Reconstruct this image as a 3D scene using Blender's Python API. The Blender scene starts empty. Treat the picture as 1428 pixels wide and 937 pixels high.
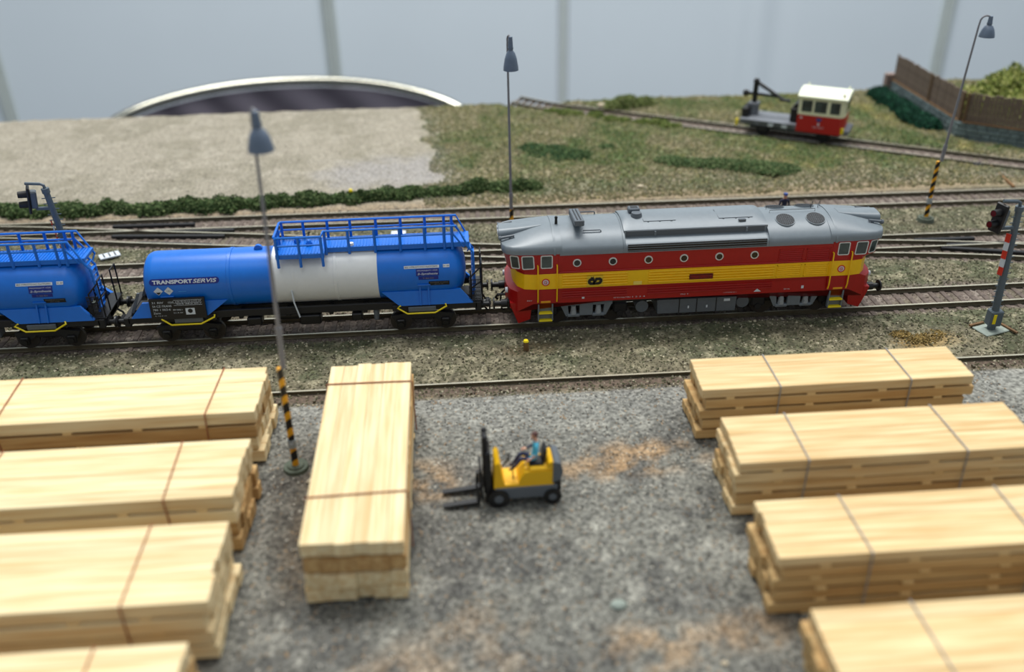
import bpy, math, random
import numpy as np
from mathutils import Vector, Matrix, Euler
R = random.Random(7)
MM = 0.001                      # every length below is in millimetres of the real model layout
PI = math.pi
C = bpy.context.scene.collection
sc = bpy.context.scene

# ------------------------------------------------------------------ camera
F, YAW, PITCH, ROLL = 1281.533, 0.064, 0.523, -0.018
CAM = Vector((-112.207, -398.541, 218.572))
YAW, PITCH, ROLL = 0.06355, 0.52331, -0.01772
cam_d = bpy.data.cameras.new('camera'); cam = bpy.data.objects.new('camera', cam_d); C.objects.link(cam)
fwd = Vector((math.sin(YAW)*math.cos(PITCH), math.cos(YAW)*math.cos(PITCH), -math.sin(PITCH)))
rgt = Vector((math.cos(YAW), -math.sin(YAW), 0)); upv = rgt.cross(fwd)
r2 = rgt*math.cos(ROLL)+upv*math.sin(ROLL); u2 = -rgt*math.sin(ROLL)+upv*math.cos(ROLL)
m3 = Matrix((r2, u2, -fwd)).transposed()
cam.matrix_world = Matrix.Translation(CAM*MM) @ m3.to_4x4()
cam_d.sensor_width = 36; cam_d.lens = 36*F/1428; cam_d.clip_start = 0.01; cam_d.clip_end = 30
cam_d.dof.use_dof = True; cam_d.dof.focus_distance = 0.440; cam_d.dof.aperture_fstop = 6.4
sc.camera = cam
# ------------------------------------------------------------------ light
sc.view_settings.view_transform = 'Standard'; sc.view_settings.look = 'None'
sc.view_settings.gamma = 1; sc.view_settings.use_curve_mapping = False
sc.view_settings.exposure = 0.30
w = bpy.data.worlds.new('hall'); sc.world = w; w.use_nodes = True
w.node_tree.nodes['Background'].inputs[0].default_value = (0.80, 0.90, 1.0, 1)
w.node_tree.nodes['Background'].inputs[1].default_value = 0.34
def area(name, loc, size, power, col, target=(0, 0.1, 0)):
    d = bpy.data.lights.new(name, 'AREA'); d.shape = 'RECTANGLE'; d.size = size[0]; d.size_y = size[1]; d.energy = power; d.color = col
    o = bpy.data.objects.new(name, d); C.objects.link(o); o.location = loc
    o.rotation_euler = (Vector(target)-Vector(loc)).to_track_quat('-Z', 'Y').to_euler()
    return o
area('ceiling_or_fill_light', (-0.35, 0.75, 2.1), (0.9, 0.9), 28, (1.0, 0.985, 0.95), (-.05, 0.0, 0))
area('ceiling_or_fill_light', (1.1, 0.6, 2.3), (0.9, 0.9), 17, (1.0, 0.98, 0.95), (0.1, 0.1, 0))
area('ceiling_or_fill_light', (-0.5, -0.9, 2.4), (1.2, 0.8), 5, (0.95, 0.97, 1.0), (0, 0.2, 0))  # weak fill light added in front of the layout
area('ceiling_or_fill_light', (0.2, 0.9, 2.5), (1.6, 0.5), 30, (0.97, 0.99, 1.0), (0.2, 2.0, -0.4))  # added light, aimed at the back wall to brighten it

# ------------------------------------------------------------------ materials
def srgb(c):
    return tuple(((v/255)/12.92 if v/255 <= .04045 else ((v/255+.055)/1.055)**2.4) for v in c)+(1.0,)
MATS = {}
def mat(name, c, rough=.5, metal=0, noise=0, nscale=400, bump=0, spec=.5, c2=None, coat=0, trans=0):
    if name in MATS: return MATS[name]
    m = bpy.data.materials.new(name); m.use_nodes = True; nt = m.node_tree; b = nt.nodes['Principled BSDF']
    b.inputs['Roughness'].default_value = rough; b.inputs['Metallic'].default_value = metal
    b.inputs['Specular IOR Level'].default_value = spec; b.inputs['Coat Weight'].default_value = coat
    b.inputs['Transmission Weight'].default_value = trans
    tc = nt.nodes.new('ShaderNodeTexCoord'); n = nt.nodes.new('ShaderNodeTexNoise'); nt.links.new(tc.outputs['Object'], n.inputs['Vector'])
    n.inputs['Scale'].default_value = nscale; n.inputs['Detail'].default_value = 4
    r = nt.nodes.new('ShaderNodeMix'); r.data_type = 'RGBA'
    a = srgb(c); bb = srgb(c2) if c2 else tuple(max(0, v*(1-noise)) for v in a[:3])+(1,)
    r.inputs[6].default_value = a; r.inputs[7].default_value = bb
    mr = nt.nodes.new('ShaderNodeMapRange'); mr.inputs[1].default_value = .35; mr.inputs[2].default_value = .65
    nt.links.new(n.outputs['Fac'], mr.inputs[0]); nt.links.new(mr.outputs[0], r.inputs[0]); nt.links.new(r.outputs[2], b.inputs['Base Color'])
    if bump:
        bp = nt.nodes.new('ShaderNodeBump'); bp.inputs['Strength'].default_value = bump; bp.inputs['Distance'].default_value = 0.0003
        nt.links.new(n.outputs['Fac'], bp.inputs['Height']); nt.links.new(bp.outputs[0], b.inputs['Normal'])
    MATS[name] = m; return m
def attr_mat(name, rough=.9, nscale=900, lo=.55, hi=1.45, bump=.6, dist=.0006, detail=5):
    m = bpy.data.materials.new(name); m.use_nodes = True; nt = m.node_tree; b = nt.nodes['Principled BSDF']
    b.inputs['Roughness'].default_value = rough; b.inputs['Specular IOR Level'].default_value = .2
    at = nt.nodes.new('ShaderNodeAttribute'); at.attribute_name = 'tint'
    tc = nt.nodes.new('ShaderNodeTexCoord'); n = nt.nodes.new('ShaderNodeTexNoise'); n.inputs['Scale'].default_value = nscale; n.inputs['Detail'].default_value = detail
    nt.links.new(tc.outputs['Object'], n.inputs['Vector'])
    mr = nt.nodes.new('ShaderNodeMapRange'); mr.inputs[1].default_value = .3; mr.inputs[2].default_value = .7; mr.inputs[3].default_value = lo; mr.inputs[4].default_value = hi
    nt.links.new(n.outputs['Fac'], mr.inputs[0])
    v = nt.nodes.new('ShaderNodeVectorMath'); v.operation = 'SCALE'; nt.links.new(at.outputs['Color'], v.inputs[0]); nt.links.new(mr.outputs[0], v.inputs['Scale'])
    nt.links.new(v.outputs[0], b.inputs['Base Color'])
    bp = nt.nodes.new('ShaderNodeBump'); bp.inputs['Strength'].default_value = bump; bp.inputs['Distance'].default_value = dist
    nt.links.new(n.outputs['Fac'], bp.inputs['Height']); nt.links.new(bp.outputs[0], b.inputs['Normal'])
    MATS[name] = m; return m
def wood_mat(name, ca, cb, sx=30, sy=500, rnd=.25):
    m = bpy.data.materials.new(name); m.use_nodes = True; nt = m.node_tree; b = nt.nodes['Principled BSDF']; b.inputs['Roughness'].default_value = .7
    b.inputs['Specular IOR Level'].default_value = .25
    tc = nt.nodes.new('ShaderNodeTexCoord'); oi = nt.nodes.new('ShaderNodeObjectInfo')
    mp = nt.nodes.new('ShaderNodeMapping'); mp.inputs['Scale'].default_value = (sx/ 10, sy/10, sy/10)
    ad = nt.nodes.new('ShaderNodeVectorMath'); ad.operation = 'ADD'
    cmb = nt.nodes.new('ShaderNodeMath'); cmb.operation = 'MULTIPLY'; cmb.inputs[1].default_value = 37
    nt.links.new(oi.outputs['Random'], cmb.inputs[0]); nt.links.new(tc.outputs['Object'], mp.inputs['Vector'])
    nt.links.new(mp.outputs[0], ad.inputs[0]); nt.links.new(cmb.outputs[0], ad.inputs[1])
    n = nt.nodes.new('ShaderNodeTexNoise'); n.inputs['Scale'].default_value = 10; n.inputs['Detail'].default_value = 3; nt.links.new(ad.outputs[0], n.inputs['Vector'])
    mr = nt.nodes.new('ShaderNodeMapRange'); mr.inputs[1].default_value = .35; mr.inputs[2].default_value = .68; nt.links.new(n.outputs['Fac'], mr.inputs[0])
    r = nt.nodes.new('ShaderNodeMix'); r.data_type = 'RGBA'; r.inputs[6].default_value = srgb(ca); r.inputs[7].default_value = srgb(cb); nt.links.new(mr.outputs[0], r.inputs[0])
    m2 = nt.nodes.new('ShaderNodeMapRange'); m2.inputs[3].default_value = 1-rnd; m2.inputs[4].default_value = 1.04; nt.links.new(oi.outputs['Random'], m2.inputs[0])
    v = nt.nodes.new('ShaderNodeVectorMath'); v.operation = 'SCALE'; nt.links.new(r.outputs[2], v.inputs[0]); nt.links.new(m2.outputs[0], v.inputs['Scale']); nt.links.new(v.outputs[0], b.inputs['Base Color'])
    MATS[name] = m; return m

GREY = mat('roof_grey_paint', (119, 128, 134), .38, noise=.06)
DGREY = mat('dark_grey_paint', (92, 99, 106), .5, noise=.12)
MGREY = mat('bogie_grey_paint', (112, 120, 126), .5, noise=.1)
TGREY = mat('fuel_tank_grey', (96, 102, 108), .5, noise=.1)
RED = mat('locomotive_red', (166, 12, 10), .36, noise=.08)
DRED = mat('plate_red', (110, 20, 16), .5)
YEL = mat('locomotive_yellow', (250, 198, 6), .4, noise=.05)
YELB = mat('bright_yellow', (240, 215, 20), .45)
BLK = mat('black_plastic', (14, 14, 16), .45)
SOOT = mat('dark_underframe', (24, 24, 26), .6, noise=.2)
BLUE = mat('tank_blue', (10, 108, 206), .34, noise=.05)
NAVY = mat('navy_print', (6, 30, 125), .45)
WHITE = mat('tank_white', (222, 224, 222), .4, noise=.03)
PRINT = mat('pale_print', (205, 212, 218), .5)
SILV = mat('window_rim_silver', (214, 218, 216), .35, metal=.3)
GLASS = mat('cab_glass', (62, 76, 74), .12, c2=(38, 46, 46), nscale=150, spec=.8)
DGLASS = mat('dark_glass', (10, 12, 14), .12, spec=.8)
STEEL = mat('wheel_steel', (70, 66, 62), .45, metal=.5)
RAILT = mat('rail_head_steel', (196, 190, 168), .3, metal=.35, noise=.15, nscale=120)
RAILS = mat('rail_side_rust', (88, 80, 60), .65, noise=.25, nscale=300)
SLEEP = mat('sleeper_brown', (106, 93, 84), .85, noise=.35, nscale=500, bump=.4)
LAMPG = mat('lamp_grey_blue', (98, 112, 130), .45, noise=.08)
POLEG = mat('pole_grey', (124, 124, 128), .5, noise=.1)
SIGG = mat('signal_mast_grey', (86, 98, 106), .5, noise=.1)
LENS = mat('red_lens', (78, 8, 20), .2)
ORG = mat('stripe_orange_yellow', (226, 160, 20), .5)
SRED = mat('signal_red', (205, 50, 30), .5)
CONC = mat('concrete_pale', (150, 160, 150), .8, noise=.15, nscale=600)
RUST = mat('rusty_wood', (118, 88, 54), .8, noise=.35, nscale=300)
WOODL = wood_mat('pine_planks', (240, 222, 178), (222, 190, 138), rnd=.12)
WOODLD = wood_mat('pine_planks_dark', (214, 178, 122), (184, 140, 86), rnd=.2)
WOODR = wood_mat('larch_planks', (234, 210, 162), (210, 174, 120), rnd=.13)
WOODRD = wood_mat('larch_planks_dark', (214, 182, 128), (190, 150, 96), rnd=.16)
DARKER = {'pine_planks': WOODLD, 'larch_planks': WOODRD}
SPACER = mat('spacer_wood', (226, 196, 140), .7, noise=.1)
STRB = mat('brown_thread', (150, 92, 62), .8)
STRG = mat('grey_thread', (150, 148, 146), .7)
FENCE = mat('weathered_boards', (120, 104, 90), .8, noise=.35, nscale=260, bump=.3)
FENCEO = mat('rusty_fence_post', (104, 80, 54), .8, noise=.3)
STONE = mat('wall_stone', (112, 128, 128), .85, noise=.35, nscale=200, bump=.6)
MORT = mat('wall_mortar', (82, 92, 94), .9, noise=.2)
CREAM = mat('cab_cream', (226, 224, 190), .4)
ROOFC = mat('roof_cream', (238, 240, 214), .35)
MRED = mat('railcar_red', (176, 22, 24), .4)
DECK = mat('deck_grey', (112, 116, 122), .6, noise=.15)
FYEL = mat('forklift_yellow', (238, 184, 8), .45)
FGREY = mat('forklift_grey', (92, 98, 104), .55)
SKIN = mat('skin_paint', (205, 150, 120), .6)
SHIRT = mat('turquoise_shirt', (84, 188, 216), .7)
JEAN = mat('navy_trousers', (34, 40, 72), .7)
HAIR = mat('brown_hair', (84, 50, 44), .7)
UNIF = mat('navy_uniform', (22, 28, 60), .7)
CAPB = mat('blue_cap', (40, 66, 130), .6)
CHROME = mat('chrome_tube', (170, 168, 155), .16, metal=1)
WALL = mat('wall_panel_white', (222, 232, 238), .55, noise=.03, nscale=3)
ALU = mat('aluminium_post', (196, 204, 200), .45, metal=0, noise=.05, nscale=20)
CARPET = mat('hall_carpet', (96, 98, 104), .95, noise=.3, nscale=200)
FASCIA = mat('fascia_board', (120, 118, 112), .6, noise=.1, nscale=20)
GROUND = attr_mat('ground_scenery', nscale=700)
STN = attr_mat('loose_stone', nscale=1500, lo=.8, hi=1.2, bump=.2)
LEAF = attr_mat('foliage_foam', nscale=1300, lo=.6, hi=1.4, bump=.7)
YARDM = attr_mat('yard_surface', nscale=560, lo=.4, hi=1.6, bump=.7)
def mesh_fabric():
    m = mat('chair_mesh_fabric', (52, 50, 56), .7)
    nt = m.node_tree; b = nt.nodes['Principled BSDF']
    tc = nt.nodes.new('ShaderNodeTexCoord'); wv = nt.nodes.new('ShaderNodeTexWave'); wv.inputs['Scale'].default_value = 9; wv.inputs['Distortion'].default_value = 1.2
    wv.bands_direction = 'DIAGONAL'; nt.links.new(tc.outputs['Object'], wv.inputs['Vector'])
    r = nt.nodes.new('ShaderNodeMix'); r.data_type = 'RGBA'; r.inputs[6].default_value = srgb((150, 140, 150)); r.inputs[7].default_value = srgb((100, 92, 102))
    nt.links.new(wv.outputs['Fac'], r.inputs[0]); nt.links.new(r.outputs[2], b.inputs['Base Color']); return m
FABRIC = mesh_fabric()

# ------------------------------------------------------------------ mesh helpers
class M:
    def __init__(s): s.v = []; s.f = []; s.m = []
    def add(s, vs, fs, mi=0):
        o = len(s.v); s.v += [tuple(v) for v in vs]; s.f += [tuple(i+o for i in f) for f in fs]; s.m += [mi]*len(fs); return s
    def box(s, c, d, mi=0, ch=0, rot=None):
        hx, hy, hz = d[0]/2, d[1]/2, d[2]/2; c = Vector(c)
        if ch <= 0:
            vs = [Vector((x*hx, y*hy, z*hz)) for x in (-1, 1) for y in (-1, 1) for z in (-1, 1)]
            fs = [(0, 1, 3, 2), (4, 6, 7, 5), (0, 4, 5, 1), (2, 3, 7, 6), (0, 2, 6, 4), (1, 5, 7, 3)]
        else:
            vs = []; ix = {}
            for x in (-1, 1):
                for y in (-1, 1):
                    for z in (-1, 1):
                        for a in range(3):
                            h = [hx-ch, hy-ch, hz-ch]; h[a] += ch; ix[(x, y, z, a)] = len(vs); vs.append(Vector((x*h[0], y*h[1], z*h[2])))
            fs = []
            for a in range(3):
                b, c_ = (a+1) % 3, (a+2) % 3
                for sg in (-1, 1):
                    q = []
                    for (p, r) in ((-1, -1), (1, -1), (1, 1), (-1, 1)):
                        k = [0, 0, 0]; k[a] = sg; k[b] = p; k[c_] = r; q.append(ix[(k[0], k[1], k[2], a)])
                    fs.append(tuple(q if sg > 0 else q[::-1]))
                for p in (-1, 1):
                    for r in (-1, 1):
                        k = [0, 0, 0]; k[b] = p; k[c_] = r; k[a] = -1; k1 = tuple(k); k[a] = 1; k2 = tuple(k)
                        fs.append((ix[k1+(b,)], ix[k2+(b,)], ix[k2+(c_,)], ix[k1+(c_,)]) if p*r > 0 else (ix[k1+(c_,)], ix[k2+(c_,)], ix[k2+(b,)], ix[k1+(b,)]))
            for x in (-1, 1):
                for y in (-1, 1):
                    for z in (-1, 1):
                        t = (ix[(x, y, z, 0)], ix[(x, y, z, 1)], ix[(x, y, z, 2)]); fs.append(t if x*y*z > 0 else t[::-1])
        if rot: vs = [rot @ v for v in vs]
        return s.add([v+c for v in vs], fs, mi)
    def cyl(s, a, b, r0, r1=None, n=12, mi=0, cap=True):
        a, b = Vector(a), Vector(b); r1 = r0 if r1 is None else r1; d = (b-a).normalized()
        u = d.orthogonal().normalized(); w_ = d.cross(u); vs = []
        for p, r in ((a, r0), (b, r1)):
            vs += [p+u*(r*math.cos(2*PI*i/n))+w_*(r*math.sin(2*PI*i/n)) for i in range(n)]
        fs = [(i, (i+1) % n, n+(i+1) % n, n+i) for i in range(n)]
        if cap: fs += [tuple(range(n-1, -1, -1)), tuple(range(n, 2*n))]
        return s.add(vs, fs, mi)
    def tube(s, pts, r, n=6, mi=0, closed=False):
        pts = [Vector(p) for p in pts]; k = len(pts); rings = []; u = None
        for i, p in enumerate(pts):
            a = pts[i-1] if (i > 0 or closed) else p; b = pts[(i+1) % k] if (i < k-1 or closed) else p
            t = (b-a).normalized()
            u = t.orthogonal().normalized() if u is None else (u-t*u.dot(t)).normalized()
            w_ = t.cross(u); rr = r[i] if isinstance(r, (list, tuple)) else r
            rings.append([p+u*(rr*math.cos(2*PI*j/n))+w_*(rr*math.sin(2*PI*j/n)) for j in range(n)])
        return s.loft(rings, mi, closed=closed)
    def loft(s, rings, mi=0, closed=False, caps=True, mis=None, ring_closed=True):
        n = len(rings[0]); o = len(s.v); k = len(rings)
        for r in rings: s.v += [tuple(p) for p in r]
        for i in range(k if closed else k-1):
            a, b = o+i*n, o+((i+1) % k)*n
            for j in range(n if ring_closed else n-1):
                j2 = (j+1) % n; s.f.append((a+j, a+j2, b+j2, b+j)); s.m.append(mis[i] if mis else mi)
        if caps and not closed and ring_closed:
            s.f.append(tuple(o+j for j in range(n-1, -1, -1))); s.m.append(mis[0] if mis else mi)
            s.f.append(tuple(o+(k-1)*n+j for j in range(n))); s.m.append(mis[-1] if mis else mi)
        return s
    def prism(s, poly, axis, a, b, mi=0):
        # poly in the two other axes, extruded along axis from a to b
        def P(q, t):
            return {'x': (t, q[0], q[1]), 'y': (q[0], t, q[1]), 'z': (q[0], q[1], t)}[axis]
        return s.loft([[P(q, a) for q in poly], [P(q, b) for q in poly]], mi)
    def sph(s, c, r, n=10, k=7, mi=0, sc_=(1, 1, 1)):
        rings = []
        for i in range(k+1):
            t = -PI/2+PI*i/k; t = max(-PI/2+.02, min(PI/2-.02, t))
            rings.append([(c[0]+r*sc_[0]*math.cos(t)*math.cos(2*PI*j/n), c[1]+r*sc_[1]*math.cos(t)*math.sin(2*PI*j/n), c[2]+r*sc_[2]*math.sin(t)) for j in range(n)])
        return s.loft(rings, mi)
    def mesh(s, name, mats, sharp=.6):
        me = bpy.data.meshes.new(name); me.from_pydata([(v[0]*MM, v[1]*MM, v[2]*MM) for v in s.v], [], s.f)
        for m_ in (mats if isinstance(mats, (list, tuple)) else [mats]): me.materials.append(m_)
        me.polygons.foreach_set('material_index', s.m)
        import bmesh
        b = bmesh.new(); b.from_mesh(me); bmesh.ops.recalc_face_normals(b, faces=b.faces); b.to_mesh(me); b.free()
        me.polygons.foreach_set('use_smooth', [True]*len(me.polygons)); me.set_sharp_from_angle(angle=sharp)
        return me
    def obj(s, name, mats, parent=None, sharp=.6, loc=None, rz=0):
        return link(name, s.mesh(name, mats, sharp), parent, loc, rz)
def link(name, me, parent=None, loc=None, rz=0, rot=None):
    o = bpy.data.objects.new(name, me); C.objects.link(o); o.parent = parent
    if loc: o.location = Vector(loc)*MM
    if rot: o.rotation_euler = rot
    elif rz: o.rotation_euler = (0, 0, rz)
    return o
def thing(name, label, cat, loc=(0, 0, 0), rz=0, group=None):
    o = link(name, None, None, loc, rz); return tag(o, label, cat, group)
def tag(o, label, cat, group=None):
    o['label'] = label; o['category'] = cat
    if group: o['group'] = group
    return o
def struct(o): o['kind'] = 'structure'; return o
def copy_tree(o, parent=None):
    kids = [c for c in ALLKIDS.get(o.name, [])] if False else list(o.children)
    c = o.copy(); C.objects.link(c); c.parent = parent
    for k in kids: copy_tree(k, c)
    return c
_fc = {}
def text_vf(txt, size, shear=0, spacing=1.0, offset=0.0, align='LEFT'):
    cu = bpy.data.curves.new('t', 'FONT'); cu.body = txt; cu.size = size; cu.shear = shear; cu.space_character = spacing; cu.offset = offset
    cu.align_x = align; cu.resolution_u = 3
    o = bpy.data.objects.new('t', cu); C.objects.link(o); bpy.context.view_layer.update()
    me = bpy.data.meshes.new_from_object(o); vs = [tuple(v.co) for v in me.vertices]; fs = [tuple(p.vertices) for p in me.polygons]
    bpy.data.objects.remove(o); bpy.data.curves.remove(cu); bpy.data.meshes.remove(me)
    return vs, fs
def text_w(txt, width, height, fn, shear=0, offset=0.0):
    """text scaled to width x height (mm); fn(s, t) -> 3D point"""
    vs, fs = text_vf(txt, 10, shear, 1.0, offset)
    xs = [v[0] for v in vs]; ys = [v[1] for v in vs]; x0, x1, y0, y1 = min(xs), max(xs), min(ys), max(ys)
    return [fn((v[0]-x0)/(x1-x0)*width, (v[1]-y0)/(y1-y0)*height) for v in vs], fs

# ------------------------------------------------------------------ noise
rng = np.random.default_rng(5)
_tab = rng.random((256, 256))
def vnoise(x, y):
    xi = np.floor(x).astype(int); yi = np.floor(y).astype(int); fx = x-xi; fy = y-yi
    fx = fx*fx*(3-2*fx); fy = fy*fy*(3-2*fy)
    a = _tab[xi & 255, yi & 255]; b = _tab[(xi+1) & 255, yi & 255]; c = _tab[xi & 255, (yi+1) & 255]; d = _tab[(xi+1) & 255, (yi+1) & 255]
    return (a*(1-fx)+b*fx)*(1-fy)+(c*(1-fx)+d*fx)*fy
def fbm(x, y, s, o=4, seed=0):
    t = 0; a = .5; n = 0
    for i in range(o):
        t = t+a*vnoise(x/s+seed*17.3+i*5.1+1000, y/s+seed*9.7+i*3.3+1000); n += a; a *= .5; s = s/2
    return t/n
def sst(a, b, x):
    t = np.clip((x-a)/(b-a), 0, 1); return t*t*(3-2*t)

# ------------------------------------------------------------------ track centre lines
def y_back(x): return 132.6-.0165*x
def y_mid(x): return 68.3-.0140*x
def poly_curve(pts, step=6.3):
    P = [Vector((p[0], p[1], 0)) for p in pts]; out = []
    for i in range(len(P)-1):
        p0 = P[max(i-1, 0)]; p1 = P[i]; p2 = P[i+1]; p3 = P[min(i+2, len(P)-1)]
        n = max(2, int((p2-p1).length/2))
        for k in range(n):
            t = k/n; out.append(.5*((2*p1)+(p2-p0)*t+(2*p0-5*p1+4*p2-p3)*t*t+(3*p1-p0-3*p2+p3)*t**3))
    out.append(P[-1]); return out
CURVE_L = poly_curve([(-470, 141.5), (-390, 136), (-330, 125.5), (-297, 119), (-227, 106.5), (-160, 91.5), (-95, 78.5), (-40, 71), (20, 68)])
CURVE_R = poly_curve([(40, 67.6), (90, 64.5), (130, 60), (170, 54), (203, 46.8), (260, 32), (330, 14), (400, 2), (460, 0)])
SP0 = Vector((-56, 378, 0)); SP1 = Vector((338, 146.5, 0))
SPD = (SP1-SP0).normalized(); SPN = Vector((-SPD.y, SPD.x, 0))
# ------------------------------------------------------------------ ground
def track_dist(x, y):
    d = np.abs(y-0*x)
    d = np.minimum(d, np.abs(y-y_back(x))); d = np.minimum(d, np.abs(y-y_mid(x)))
    sx, sy = x-SP0.x, y-SP0.y; ds = np.abs(sx*SPN.x+sy*SPN.y); d = np.minimum(d, ds)
    for cv in (CURVE_L, CURVE_R):
        cx = np.array([p.x for p in cv]); cy = np.array([p.y for p in cv])
        yy = np.interp(x, cx, cy); dd = np.where((x > cx[0]) & (x < cx[-1]), np.abs(y-yy), 99.); d = np.minimum(d, dd)
    return d
def H(x, y):
    x = np.asarray(x, float); y = np.asarray(y, float)
    td = track_dist(x, y)
    base = np.where(y < -70, -.35, -1.1)
    base = base+sst(150, 175, y)*1.3
    n = (fbm(x, y, 14, 4, 1)-.5)*1.6*sst(-70, -66, y)+(fbm(x, y, 60, 3, 2)-.5)*.5
    n = n+(fbm(x, y, 5, 2, 3)-.5)*(.5+.7*sst(-70, -60, y))
    meadow = sst(-130, -60, x+(fbm(x, y, 60, 3, 8)-.5)*60)*sst(150, 180, y)
    n = n+meadow*(fbm(x, y, 35, 4, 4)-.45)*5*sst(17, 34, td)
    h = base+n
    k = sst(11, 17, td); h = -2.75*(1-k)+h*k+(1-k)*(fbm(x, y, 3, 2, 5)-.5)*.5
    fr = np.exp(-((y+62)/7)**2); h = h*(1-fr*.9)+(-1.9)*fr*.9
    # raised bank behind the fence
    bk = sst(3, 8, x-np.where(y > 242, 263., 262+(242-y)*1.27))*sst(190, 206, y+ (x-262)*.6*0)
    bk = bk*np.where(y > 242-(x-262)*.78, 1, 0)
    h = h*(1-bk)+(7+(fbm(x, y, 20, 3, 6)-.5)*3)*bk
    return h
def lerp(a, b, t): return a*(1-t[..., None])+b*t[..., None]
def col(c): return np.array(srgb(c)[:3])
def spot(x, y, cx, cy, rx, ry, seed=0, soft=.5):
    d = np.sqrt(((x-cx)/rx)**2+((y-cy)/ry)**2)+(fbm(x, y, 14, 3, 20+seed)-.5)*1.1
    return 1-sst(1-soft, 1+soft, d)
def tint(x, y):
    x = np.asarray(x, float); y = np.asarray(y, float); one = np.ones_like(x); td = track_dist(x, y)
    f1 = fbm(x, y, 22, 4, 11); f2 = fbm(x, y, 7, 3, 12); f3 = fbm(x, y, 2.4, 2, 13)
    # yard
    yard = lerp(col((118, 117, 109))*one[..., None], col((96, 95, 90)), sst(.42, .62, f1))
    yard = lerp(yard, col((160, 158, 147)), sst(.48, .78, f2)*.55)
    yard = lerp(yard, col((72, 72, 70)), sst(.52, .8, f3)*.7)
    for (cx, cy, rx, ry, k) in ((-42, -118, 26, 9, .75), (-128, -124, 14, 10, .7), (-60, -210, 16, 8, .6), (-30, -206, 12, 7, .5), (-122, -216, 24, 12, .35), (-168, -150, 9, 26, .4), (-60, -126, 20, 6, .5), (-90, -122, 22, 5, .4), (-110, -196, 14, 8, .3)):
        yard = lerp(yard, col((160, 130, 94)), spot(x, y, cx, cy, rx, ry, 1)*k*sst(.3, .62, f2))
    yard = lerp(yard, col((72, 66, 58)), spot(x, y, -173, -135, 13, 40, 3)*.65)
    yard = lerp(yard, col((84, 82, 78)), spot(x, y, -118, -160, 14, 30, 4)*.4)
    yard = lerp(yard, col((142, 142, 135)), sst(-115, -75, y)*.55)
    # verge
    ver = lerp(col((112, 106, 86))*one[..., None], col((90, 92, 70)), sst(.42, .62, f1))
    ver = lerp(ver, col((160, 152, 126)), sst(.52, .8, f2)*.7); ver = lerp(ver, col((62, 60, 48)), sst(.5, .75, f3)*.6)
    ver = lerp(ver, col((100, 96, 78)), sst(30, 60, y)*.3)
    # ballast
    bal = lerp(col((114, 102, 94))*one[..., None], col((140, 130, 120)), sst(.45, .8, f3)); bal = lerp(bal, col((100, 96, 74)), sst(.5, .7, f1)*.5)
    # gravel field (back left)
    gra = lerp(col((150, 143, 128))*one[..., None], col((134, 128, 112)), sst(.4, .65, f1)*.8); gra = lerp(gra, col((174, 167, 152)), sst(.5, .8, f2)*.4)
    gra = lerp(gra, col((150, 146, 142)), spot(x, y, -150, 215, 50, 28, 5)*.85)
    # meadow (back right)
    mea = lerp(col((116, 118, 84))*one[..., None], col((86, 102, 62)), sst(.42, .58, f1)); mea = lerp(mea, col((142, 132, 106)), sst(.48, .66, fbm(x, y, 30, 4, 15)+.14*(1-sst(-110,-40,x)))*.9)
    mea = lerp(mea, col((146, 136, 84)), sst(.5, .8, fbm(x, y, 16, 3, 16))*.8*sst(60, 160, x))
    mea = lerp(mea, col((132, 124, 108)), (1-sst(150, 200, y+(f1-.5)*50))*.8)
    mea = lerp(mea, col((150, 144, 130)), spot(x, y, 285, 160, 36, 24, 7)*.8)
    k = sst(-140, -105, x+(fbm(x, y, 40, 3, 17)-.5)*70); back = lerp(gra, mea, k)
    back = lerp(back, col((150, 132, 106)), (1-sst(152, 166, y))*.8)
    c = lerp(yard, ver, sst(-71, -67, y+(f2-.5)*3)); c = lerp(c, back, sst(140, 152, y))
    c = lerp(c, bal, (1-sst(11, 17, td+(f2-.5)*4))*np.where(y < -40, 0, 1))
    c = lerp(c, col((92, 76, 68)), np.exp(-((y+63)/6)**2)*.8)
    c = lerp(c, col((96, 78, 56)), spot(x, y, -80, -31, 14, 5, 8)*.5)
    c = lerp(c, col((150, 118, 60)), spot(x, y, 104, -42, 14, 7, 9)*.6)
    return c
def ground_piece(name, x0, x1, y0, y1, st, m):
    nx = int((x1-x0)/st)+1; ny = int((y1-y0)/st)+1
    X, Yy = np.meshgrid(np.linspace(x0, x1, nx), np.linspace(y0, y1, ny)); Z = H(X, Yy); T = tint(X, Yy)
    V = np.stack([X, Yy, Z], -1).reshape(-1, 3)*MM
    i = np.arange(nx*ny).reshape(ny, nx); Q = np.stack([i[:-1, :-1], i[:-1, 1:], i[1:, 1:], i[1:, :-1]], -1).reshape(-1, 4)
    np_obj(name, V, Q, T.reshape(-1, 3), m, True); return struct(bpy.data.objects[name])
def np_obj(name, V, Q, T, m, smooth=False, parent=None):
    me = bpy.data.meshes.new(name); k = Q.shape[1]
    me.vertices.add(len(V)); me.vertices.foreach_set('co', V.astype(np.float32).ravel())
    me.loops.add(Q.size); me.loops.foreach_set('vertex_index', Q.astype(np.int32).ravel())
    me.polygons.add(len(Q)); me.polygons.foreach_set('loop_start', np.arange(0, Q.size, k, dtype=np.int32))
    me.polygons.foreach_set('use_smooth', np.full(len(Q), smooth)); me.update(calc_edges=True)
    a = me.color_attributes.new('tint', 'FLOAT_COLOR', 'POINT'); a.data.foreach_set('color', np.concatenate([T, np.ones((len(T), 1))], 1).astype(np.float32).ravel())
    me.materials.append(m); return link(name, me, parent)
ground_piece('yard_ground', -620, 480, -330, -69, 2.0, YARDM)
ground_piece('track_bed_ground', -620, 480, -69, 150, 1.5, GROUND)
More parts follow.
